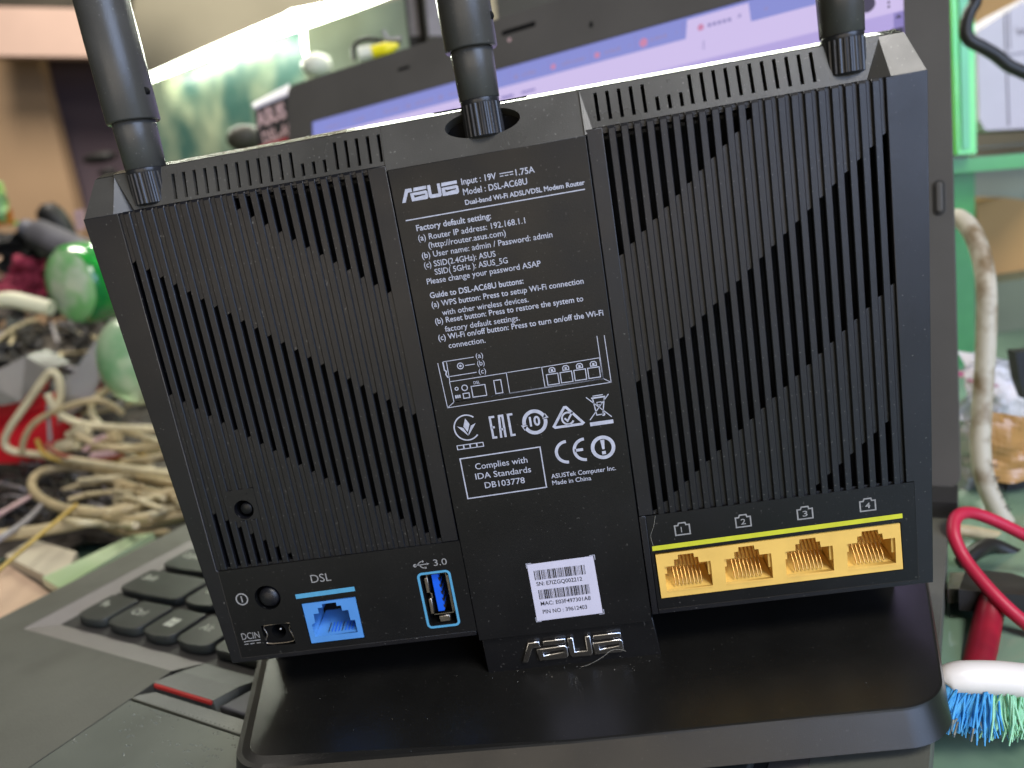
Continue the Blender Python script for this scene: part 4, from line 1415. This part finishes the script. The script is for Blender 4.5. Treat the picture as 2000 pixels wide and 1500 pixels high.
def crumple(name, px, y, m, amp, n, seed, label, cat, yslope=0.0):
    b_ = MB()
    rnd_ = Vector((seed * 3.1, seed * 1.7, seed))
    P = [at(p[0], p[1], y) for p in px]
    vs = []
    for j in range(n + 1):
        for i in range(n + 1):
            u, v = i / n, j / n
            p = P[0] * (1 - u) * (1 - v) + P[1] * u * (1 - v) + P[2] * u * v + P[3] * (1 - u) * v
            q = p * 30 + rnd_
            d = abs(noise.noise(q)) + 0.5 * abs(noise.noise(q * 2.3)) + 0.25 * noise.noise(q * 5)
            e = Vector((noise.noise(q * 1.1 + Vector((9, 0, 0))), 0, noise.noise(q * 1.3 + Vector((0, 7, 0))))) * amp * 0.35
            p = p + Vector((0, -d * amp + yslope * v, 0)) + e
            vs.append(p)
    fs = [(j * (n + 1) + i, j * (n + 1) + i + 1, (j + 1) * (n + 1) + i + 1, (j + 1) * (n + 1) + i) for j in range(n) for i in range(n)]
    b_.add(vs, fs, False)
    return tag(b_.build(name, m), label, cat)


wb = crumple('plastic_bag', [(1862, 675), (2080, 715), (2080, 860), (1852, 850)], 0.236, 'white_bag', 0.016, 34, 2, 'crumpled white plastic bag with pink print, behind the patch cable', 'bag')
b = MB()
for q in ([(1868, 722), (1884, 728), (1880, 738), (1866, 732)], [(1890, 740), (1950, 752), (1950, 756), (1890, 745)]):
    b.prism([at(p[0], p[1], 0.2225) for p in q], (0, 0.0004, 0))
b.build('pink_print', 'pink_print', wb)
crumple('brown_tape', [(1922, 806), (2070, 812), (2030, 935), (1936, 945)], 0.160, 'brown_tape', 0.008, 14, 5, 'glossy crumpled brown packing tape below the white bag', 'tape')
crumple('clear_wrap', [(1852, 820), (1945, 830), (1950, 1000), (1852, 1005)], 0.182, 'clear_plastic', 0.012, 24, 7, 'crumpled clear plastic wrap between the laptop hinge and the patch cable', 'wrap')
crumple('clear_film_scrap', [(1845, 1190), (1905, 1200), (1905, 1255), (1840, 1250)], 0.07, 'clear_plastic', 0.006, 14, 8, 'shiny scrap of clear film beside the crimson rod', 'film')
tag(slab('dark_bracket', [(1984, 688), (2080, 680), (2080, 800), (2006, 782), (1992, 745)], 0.19, (0, 0.008, 0), 'jet_plastic', None), 'black plastic bracket tip at the right edge, over the white bag', 'bracket')
tag(slab('black_case', [(1992, 850), (2100, 840), (2100, 1060), (1942, 1060), (1958, 985)], 0.168, (0, 0.02, 0), 'jet_plastic', None), 'black case behind the patch cable, under the brown tape', 'case')
cable('red_cable', [(2060, 1075, 0.085), (2000, 1045, 0.085), (1950, 1020, 0.085), (1905, 1003, 0.085), (1878, 1003, 0.083), (1864, 1018, 0.08), (1864, 1048, 0.075), (1882, 1088, 0.07), (1918, 1135, 0.062), (1958, 1178, 0.055), (2000, 1215, 0.05), (2060, 1260, 0.045)], 0.0024, 'red_cable', 'bright red cable looping back beside the router', 'cable', k=14)
cable('cream_cable', [(1862, 1036, 0.12), (1890, 1038, 0.12), (1930, 1045, 0.125), (1985, 1056, 0.13), (2040, 1060, 0.13)], 0.0028, 'beige_cable', 'short cream cable seen through the loop of the red cable', 'cable')
cable('black_cable', [(1878, 1100, 0.10), (1910, 1075, 0.105), (1940, 1065, 0.11), (2000, 1090, 0.11), (2060, 1100, 0.11)], 0.0032, 'black_cable', 'black cable lying between the cream cable and the black plug', 'cable')
cable('black_cable', [(1895, 1520, 0.0), (1925, 1470, 0.006), (1950, 1440, 0.01), (2000, 1445, 0.012), (2060, 1470, 0.01)], 0.0042, 'black_cable', 'black cable on the glass table under the toothbrush, bottom right corner', 'cable')
# plug pushed into the laptop's side
plg = thing('usb_plug', at(1940, 1200, 0.07), 'black moulded plug pushed into the right side of the laptop', 'plug')
pf = [at(1869, 1140, 0.075), at(2080, 1160, 0.06)]
b = MB()
ptop = [at(1888, 1110, 0.092), at(2080, 1130, 0.092), at(2080, 1170, 0.062), at(1872, 1152, 0.062)]
b.prism(ptop, (0, 0, -0.0085))
b.build('plug_body', 'plug_plastic', plg)
b = MB()
b.prism([at(1855, 1118, 0.086), at(1884, 1118, 0.086), at(1874, 1150, 0.066), at(1850, 1150, 0.066)], (0, 0, -0.006))
b.build('plug_tip', 'steel', plg)
# crimson handle on the glass, toothbrush over it
b = MB()
b.tube([at(1940, 1165, 0.062), at(1928, 1215, 0.055), at(1912, 1290, 0.04), at(1895, 1370, 0.026), at(1882, 1440, 0.012), at(1872, 1520, 0.0)],
       [0.0046, 0.0048, 0.005, 0.0054, 0.0053, 0.005], 18, True, 5)
tag(b.build('crimson_rod', 'crimson_handle'), 'thick crimson plastic rod lying on the glass table under the toothbrush', 'rod')
brush = thing('toothbrush', at(1900, 1440, 0.0), 'white toothbrush head with splayed blue and mint bristles, bottom right corner', 'toothbrush')
TY = -0.004
p0, p1 = at(1862, 1326, TY), at(2140, 1352, TY)
b = MB()
pts = [at(1843, 1330, TY), at(1849, 1327, TY), at(1880, 1323, TY), at(1940, 1324, TY), at(2000, 1330, TY), at(2100, 1342, TY)]
b.tube(pts, [0.0022, 0.0038, 0.0046, 0.0048, 0.0049, 0.005], 18, True, 5)
b.build('brush_head', 'toothbrush_white', brush)
dpx = depth(p0) / 1500
camr, camu = Vector((CX.x, CY.x, CZ.x)), -Vector((CX.y, CY.y, CZ.y))
rnd4 = random.Random(21)
for i in range(8):
    px = 1860 + i * 23.0
    blue = i < 4
    lean = (-0.42 + 0.13 * i) if blue else -0.10
    b = MB()
    tip = MB()
    for row in range(3):
        base = at(px + row * 5 - 4, 1337 + i * 1.6, TY - 0.0016 + row * 0.003)
        for q in range(105):
            spl = rnd4.gauss(0, 0.13) + lean
            L_ = (0.0138 + rnd4.uniform(-0.0022, 0.0008))
            st = base + Vector((rnd4.gauss(0, 1), rnd4.gauss(0, 1), 0)) * 0.00105
            dd = Vector((math.sin(spl), rnd4.gauss(0, 0.10), -math.cos(spl)))
            dd2 = Vector((math.sin(spl * 1.45 + rnd4.gauss(0, 0.12)), dd.y * 1.6, -math.cos(spl * 1.45)))
            e0_ = st + dd * L_ * 0.6
            e1_ = e0_ + dd2 * L_ * 0.4
            b.tube([st, e0_, e1_], [0.00036, 0.00036, 0.00022], 4, False, 1)
            if rnd4.random() < 0.13:
                tip.tube([e0_.lerp(e1_, 0.35) + Vector((0, -0.0004, 0)), e1_ + Vector((0, -0.0004, 0))], [0.00033, 0.00024], 4, False, 1)
        d_ = Vector((math.sin(lean), 0, -math.cos(lean)))
        b.tube([base, base + d_ * 0.004, base + d_ * 0.0115], [0.0017, 0.0021, 0.0026], 9, True, 1)
    tf = b.build('bristle_tuft', 'bristle_blue' if blue else 'bristle_mint', brush)
    tip.build('bristle_tip', 'bristle_grime', tf)

# ------------------------------------------------------------------ clutter on the left
# pile under the cables: one lumpy mass of small scrap
def mound(name, x0, x1, y0, y1, zf, m, n=40, amp=0.012, seed=1):
    b_ = MB()
    vs = []
    for j in range(n + 1):
        for i in range(n + 1):
            u, v = i / n, j / n
            x, y = x0 + (x1 - x0) * u, y0 + (y1 - y0) * v
            p = Vector((x * 30 + seed, y * 30, seed))
            vs.append((x, y, zf(u, v) + amp * (noise.noise(p) + 0.6 * noise.noise(p * 2.7) + 0.4 * noise.noise(p * 6))))
    b_.add(vs, [(j * (n + 1) + i, j * (n + 1) + i + 1, (j + 1) * (n + 1) + i + 1, (j + 1) * (n + 1) + i) for j in range(n) for i in range(n)], False)
    return tag(b_.build(name, m), None, kind='stuff')


mound('scrap_pile', -0.85, -0.20, 0.24, 1.05, lambda u, v: -0.050 + 0.15 * max(0, v - 0.28) * min(1, (1 - u) * 4), 'pile_dark', 60, 0.010, 4)

CAB = 'tangled cables on the left of the laptop'
Z0 = -0.012
lc = [('cream_cable', [(112, 800), (118, 765), (112, 735), (98, 728), (82, 745), (55, 785), (22, 832), (9, 862), (22, 880), (70, 888), (150, 900), (240, 914), (330, 926), (400, 932)], 0.0034, 'cream_cable', 'cream cable with a tall narrow loop, outermost of the tangle left of the laptop', 0.0),
      ('cream_cable', [(92, 768), (108, 800), (135, 820), (175, 830), (235, 835), (300, 838), (380, 842)], 0.0034, 'cream_cable', 'cream cable running level towards the router, from the foot of the tall loop', -0.002),
      ('cream_cable', [(222, 752), (192, 772), (178, 795), (186, 818), (208, 836), (260, 846), (320, 866), (380, 880)], 0.0030, 'cream_cable', 'cream cable curling down from the clear plastic sheet beside the green bottle', 0.002),
      ('tan_cable', [(360, 950), (300, 940), (240, 925), (170, 914), (110, 914), (74, 926), (62, 948), (78, 972), (120, 992), (180, 1002), (250, 994), (310, 972), (370, 950)], 0.0038, 'beige_cable', 'thick tan cable lying in a wide flat loop, left of the router', -0.010),
      ('tan_cable', [(-60, 1060), (0, 1046), (80, 1036), (170, 1018), (250, 990), (330, 962), (400, 940)], 0.0044, 'beige_cable', 'thickest tan cable running straight in front of the flat loop', -0.014),
      ('tan_cable', [(42, 884), (48, 856), (66, 828), (100, 806), (150, 788), (190, 782), (220, 792), (240, 808)], 0.0028, 'beige_cable', 'tan cable arching over the red tray', -0.004),
      ('tan_cable', [(240, 902), (290, 896), (340, 884), (390, 872)], 0.0032, 'beige_cable', 'short tan cable between the yellow wire and the router side', -0.006),
      ('tan_cable', [(225, 1000), (280, 1012), (340, 1008), (400, 992)], 0.0034, 'beige_cable', 'tan cable end tucked under the flat loop, next to the keyboard', -0.02),
      ('tan_cable', [(210, 1022), (270, 1028), (340, 1016), (400, 1000)], 0.0030, 'beige_cable', 'lowest tan cable, just above the edge of the laptop', -0.024),
      ('tan_cable', [(120, 960), (170, 945), (230, 948), (290, 960)], 0.0026, 'beige_cable', 'tan cable crossing inside the wide flat loop', -0.018),
      ('yellow_wire', [(72, 858), (84, 884), (120, 900), (180, 908), (240, 902), (300, 884), (360, 868)], 0.0020, 'yellow_cable', 'mustard yellow wire bowed below the red tray', -0.012),
      ('brown_wire', [(88, 868), (112, 886), (160, 898), (205, 898), (240, 890)], 0.0022, 'brown_cable', 'red brown wire beside the mustard yellow wire', -0.014),
      ('pink_wire', [(-40, 1024), (0, 1004), (35, 984), (70, 966)], 0.0022, 'pink_cable', 'pale pink wire at the left edge, above the thickest tan cable', -0.012),
      ('grey_wire', [(-40, 1075), (10, 1046), (55, 1014), (88, 980)], 0.0024, 'grey_cable', 'pale grey wire rising from the left edge to the flat loop', -0.010),
      ('yellow_wire', [(-40, 1150), (0, 1112), (60, 1060), (120, 1010), (150, 985)], 0.0014, 'yellow_cable', 'thin yellow wire slanting over the cream box at the left edge', -0.004),
      ('grey_wire', [(94, 790), (96, 830), (98, 862)], 0.0018, 'grey_cable', 'grey wire hanging in front of the red tray', -0.002),
      ('grey_wire', [(140, 962), (180, 966), (230, 972), (270, 970)], 0.0012, 'grey_cable', 'thin grey wire inside the wide flat loop', -0.016),
      ('pink_wire', [(165, 880), (185, 862), (205, 852)], 0.0022, 'pink_cable', 'short pale pink wire above the red brown wire', -0.012),
      ('cream_cable', [(150, 1010), (210, 1008), (280, 1000), (350, 985), (420, 965)], 0.0036, 'cream_cable', 'cream cable squeezed between the flat loop and the thickest tan cable', -0.018),
      ('cream_cable', [(240, 872), (290, 880), (350, 892), (420, 900)], 0.0032, 'cream_cable', 'short cream cable slanting down to the router under the level one', -0.010),
      ('tan_cable', [(150, 850), (190, 868), (240, 876), (300, 872), (380, 860)], 0.0030, 'beige_cable', 'tan cable bowed between the red tray and the router', -0.012),
      ('tan_cable', [(190, 930), (240, 945), (300, 962), (380, 975)], 0.0036, 'beige_cable', 'tan cable dropping from the cream cable across the right of the flat loop', -0.012),
      ('tan_cable', [(128, 1005), (190, 1022), (250, 1042), (330, 1040)], 0.0028, 'beige_cable', 'thin tan cable nearest the green edged glass', -0.026),
      ('pink_wire', [(180, 892), (205, 888), (225, 884)], 0.0040, 'pink_cable', 'stubby pale pink plug end above the red brown wire', -0.012)]
for nm, pts, r_, m, lab, dz in lc:
    b = MB()
    pp = [onz(p[0], p[1], Z0 + dz + 0.0015 * math.sin(i * 1.7)) for i, p in enumerate(pts)]
    pp = [P if P.y < 0.37 else at(p[0], p[1], 0.37 + dz * 2) for P, p in zip(pp, pts)]
    b.tube(pp, r_ * 0.86, 12, True, 6)
    tag(b.build(nm, m), lab, 'wire' if 'wire' in nm else 'cable', CAB)
rnd5 = random.Random(31)
b = MB()
for _ in range(70):
    px, py = rnd5.uniform(-30, 190), rnd5.uniform(880, 1010)
    pts = [onz(px + rnd5.uniform(-35, 35) * k + rnd5.uniform(-10, 10), py + rnd5.uniform(-18, 18) * k, -0.032 + rnd5.uniform(-0.006, 0.007)) for k in (-1, 0, 1)]
    b.tube(pts, rnd5.uniform(0.0010, 0.0022), 7, True, 4)
tag(b.build('dark_wire_tangle', 'dark_cable'), None, kind='stuff')
b = MB()
for _ in range(26):
    px, py = rnd5.uniform(-20, 300), rnd5.uniform(820, 1010)
    pts = [onz(px + rnd5.uniform(-35, 35) * k, py + rnd5.uniform(-14, 14) * k, -0.032 + rnd5.uniform(-0.004, 0.006)) for k in (-1, 0, 1)]
    b.tube(pts, rnd5.uniform(0.0008, 0.0016), 7, True, 4)
tag(b.build('pale_wire_tangle', 'grey_cable'), None, kind='stuff')

for nm, m, seed in (('dark_scrap', 'jet_plastic', 1), ('pale_scrap', 'grey_cable', 2), ('beige_scrap', 'beige_cable', 3), ('brown_scrap', 'pile_dark', 4)):
    rs = random.Random(seed)
    b = MB()
    for _ in range({'dark_scrap': 150, 'pale_scrap': 26, 'beige_scrap': 34, 'brown_scrap': 60}[nm]):
        px, py = rs.uniform(-60, 260), rs.uniform(520, 800)
        yy = 0.44 + (800 - py) / 280 * 0.35 + rs.uniform(-.02, .06)
        c_ = at(px, py, yy)
        l_ = rs.uniform(0.006, 0.020)
        d_ = Vector((rs.uniform(-1, 1), rs.uniform(-1, 1), rs.uniform(-.5, .5))).normalized()
        if rs.random() < 0.8:
            b.tube([c_ - d_ * l_ * 1.6, c_ + Vector((0, 0, rs.uniform(-.004, .006))), c_ + d_ * l_ * 1.6], rs.uniform(.0010, .0030), 7, True, 3)
        else:
            e_ = d_.orthogonal().normalized() * l_ * rs.uniform(.3, .8)
            b.prism([c_ - d_ * l_ - e_, c_ + d_ * l_ - e_, c_ + d_ * l_ + e_, c_ - d_ * l_ + e_], d_.cross(e_).normalized() * rs.uniform(.002, .008))
    tag(b.build(nm, m), None, kind='stuff')

for nm, m, seed, cnt in (('cream_wire_tangle', 'cream_cable', 41, 11), ('beige_wire_tangle', 'beige_cable', 42, 12)):
    rs = random.Random(seed)
    b = MB()
    for _ in range(cnt):
        px, py = rs.uniform(170, 350), rs.uniform(860, 1020)
        sx, sy = rs.uniform(50, 90), rs.uniform(-20, 16)
        pts = []
        for k in (-1.0, -0.4, 0.3, 1.0):
            x_, y_ = px + sx * k, py + sy * k + rs.uniform(-4, 4)
            P = onz(x_, y_, -0.026 + rs.uniform(-0.004, 0.008))
            pts.append(P if P.y < 0.38 else at(x_, y_, 0.38))
        b.tube(pts, rs.uniform(0.0014, 0.0026), 8, True, 5)
    tag(b.build(nm, m), None, kind='stuff')

# red tray, clear sheets, green jars, tube, cloth
rt = thing('red_tray', onz(110, 900, -0.03), 'glossy red plastic tray behind the cream cables', 'tray')
b = MB()
b.prism([at(-60, 800, 0.42), at(190, 752, 0.46), at(190, 775, 0.46), at(-60, 832, 0.42)], (0, 0.006, 0))
b.build('tray_rim', 'red_plastic', rt)
b = MB()
b.prism([at(-60, 830, 0.425), at(188, 772, 0.465), at(130, 850, 0.44), at(80, 905, 0.425), at(-60, 905, 0.42)], (0, 0.004, 0))
b.build('tray_side', 'red_plastic', rt)
def sheet(name, px, m, label, cat, th=0.0015):
    b_ = MB()
    P = [at(*p) for p in px]
    b_.prism(P, (0, th, 0))
    return tag(b_.build(name, m), label, cat)


sheet('clear_sheet', [(112, 770, 0.40), (218, 622, 0.44), (240, 640, 0.44), (180, 780, 0.41), (112, 830, 0.40)], 'clear_plastic', 'clear plastic sheet leaning between the green jar and the pale green bottle', 'sheet')
sheet('grey_clear_box', [(-40, 740, 0.40), (50, 695, 0.42), (95, 722, 0.42), (40, 785, 0.41), (-40, 800, 0.40)], 'clear_plastic', 'grey translucent box lid at the left edge above the red tray', 'box lid', 0.03)

jar = thing('green_jar', at(150, 630, 0.46), 'green plastic jar lying on its side with its pale round end to the left', 'jar')
jc = at(136, 558, 0.45)
dj_ = depth(jc) / 1500
axd = Vector((0.80, 0.30, 0.06)).normalized()      # axis points right and back
ee = axd.orthogonal().normalized()


def lathe_axis(prof, c, ax, k=36, sq=1.0):
    up_ = Vector((0, 0, 1))
    s1 = ax.cross(up_).normalized()
    s2 = s1.cross(ax).normalized()
    vs = []
    for r, h in prof:
        for q in range(k):
            a = 2 * math.pi * q / k
            vs.append(Vector(c) + ax * h + (s1 * math.cos(a) * sq + s2 * math.sin(a)) * r)
    return vs, [(i * k + q, i * k + (q + 1) % k, (i + 1) * k + (q + 1) % k, (i + 1) * k + q) for i in range(len(prof) - 1) for q in range(k)]


axj = Vector((0.62, -0.15, 0.02)).normalized()
fwd = Vector((CX.z, CY.z, CZ.z))
axj = (Vector((0.36, 0.93, -0.02))).normalized()
rj = 78 * dj_
b = MB()
vs, fs = lathe_axis([(rj * 0.92, 0.0), (rj * 1.0, rj * 0.12), (rj * 1.03, rj * 0.5), (rj * 0.98, rj * 1.2), (rj * 0.7, rj * 1.7), (0.001, rj * 1.8)], jc, axj)
b.add(vs, fs, True)
b.build('jar_body', 'green_plastic', jar)
b = MB()
vs, fs = lathe_axis([(0.001, -rj * 0.16), (rj * 0.5, -rj * 0.13), (rj * 0.82, -rj * 0.05), (rj * 0.93, rj * 0.04)], jc, axj)
b.add(vs, [f[::-1] for f in fs], True)
b.build('jar_end', 'pale_green_plastic', jar)
pbt = at(262, 705, 0.36)
b = MB()
b.ball(pbt, 84 * depth(pbt) / 1500, 28, (0.78, 0.8, 1.05))
tag(b.build('pale_green_bottle', 'pale_bottle'), 'pale green translucent bottle half hidden behind the left side of the router', 'bottle')
b = MB()
b.tube([at(-30, 590, 0.42), at(20, 585, 0.42), at(60, 593, 0.42), at(100, 602, 0.42)], [0.0055, 0.007, 0.007, 0.0065], 16, True, 4)
tag(b.build('white_tube', 'white_tube'), 'short cream white plastic tube lying against the pale end of the green jar', 'tube')
crumple('crimson_cloth', [(5, 570), (40, 505), (118, 500), (110, 580)], 0.58, 'crimson_cloth', 0.03, 16, 12, 'crimson cloth bunched up behind the white tube', 'cloth')
b = MB()
q0, q1 = at(52, 446, 0.76), at(190, 512, 0.68)
b.tube([q0, q0.lerp(q1, 0.12), q0.lerp(q1, 0.14), q0.lerp(q1, 0.2), q1], [0.012, 0.012, 0.009, 0.019, 0.020], 18, True, 1)
tag(b.build('slate_bottle', 'slate_plastic'), 'slate grey bottle lying slanted on the heap, below the tan door', 'bottle')
b = MB()
b.tube([at(80, 425, 0.8), at(98, 418, 0.8), at(120, 440, 0.8), at(140, 470, 0.8)], [0.008, 0.016, 0.014, 0.01], 12, True, 3)
tag(b.build('black_strap', 'jet_plastic'), 'black strap curled behind the slate grey bottle', 'strap')
sn = crumple('snack_bag', [(-40, 350), (22, 352), (38, 440), (-40, 445)], 0.95, 'snack_green', 0.05, 14, 3, 'green snack bag with an orange corner at the left edge', 'bag')
sheet('orange_wrapper', [(-20, 412, 0.93), (22, 408, 0.93), (26, 436, 0.93), (-20, 446, 0.93)], 'snack_orange', 'orange wrapper under the green snack bag, left edge', 'wrapper')
crumple('black_bundle', [(-50, 455), (90, 450), (110, 540), (-50, 545)], 0.78, 'jet_plastic', 0.05, 16, 15, 'black bundle at the left edge under the slate grey bottle', 'bundle')
crumple('dark_bundle', [(60, 470), (260, 480), (260, 640), (70, 600)], 0.84, 'pile_dark', 0.05, 16, 17, 'dark bundle behind the green jar', 'bundle')
crumple('tan_scrap', [(-20, 500), (16, 495), (20, 545), (-20, 550)], 0.66, 'peach_box', 0.02, 8, 19, 'small tan scrap at the left edge beside the crimson cloth', 'scrap')
sheet('lilac_card', [(143, 412, 0.7), (162, 408, 0.7), (168, 445, 0.7), (150, 452, 0.7)], 'pink_cable', 'lilac card peeping out at the upper left corner of the router', 'card')
blob('dark_hook', 195, 308, 1.6, 18, 'jet_plastic', 'black hook in the dark doorway beside the left antenna', 'hook', (2.0, 1, 0.6))
blob('dark_hook', 210, 336, 1.6, 12, 'jet_plastic', 'small black hook low in the doorway beside the left antenna', 'hook', (1.6, 1, 0.6))
for (q0, q1, m, lab) in (((96, 880), (148, 866), 'cream_cable', 'lumpy cream connector beside the yellow wire'), ((132, 850), (172, 838), 'cream_cable', 'cream connector under the tan arching cable'),
                         ((186, 868), (232, 852), 'beige_cable', 'dull tan connector between two cream cables')):
    b = MB()
    P0, P1 = at(q0[0], q0[1], 0.36), at(q1[0], q1[1], 0.36)
    b.tube([P0, P0.lerp(P1, 0.3), P0.lerp(P1, 0.35), P1], [0.003, 0.0032, 0.0056, 0.0052], 8, True, 1)
    tag(b.build('connector', m), lab, 'connector', 'connectors among the cables')
# boxes and glass sheet in front of the tangle
def flatbox(name, px, z, th, m, label, cat):
    b_ = MB()
    b_.prism([onz(p[0], p[1], z) for p in px], (0, 0, -th))
    return tag(b_.build(name, m), label, cat)


flatbox('cream_box', [(10, 1085), (62, 1052), (150, 1078), (118, 1140)], -0.034, 0.018, 'cream_box', 'flat cream box beside the left edge of the laptop', 'box')
flatbox('peach_box', [(-60, 1108), (18, 1104), (100, 1160), (10, 1215), (-60, 1230)], -0.040, 0.012, 'peach_box', 'flat peach coloured box at the lower left edge', 'box')
flatbox('glass_sheet', [(82, 1128), (255, 1046), (300, 1040), (118, 1150)], -0.030, 0.005, 'glass_sheet', 'sheet of green edged glass along the left side of the laptop', 'glass')
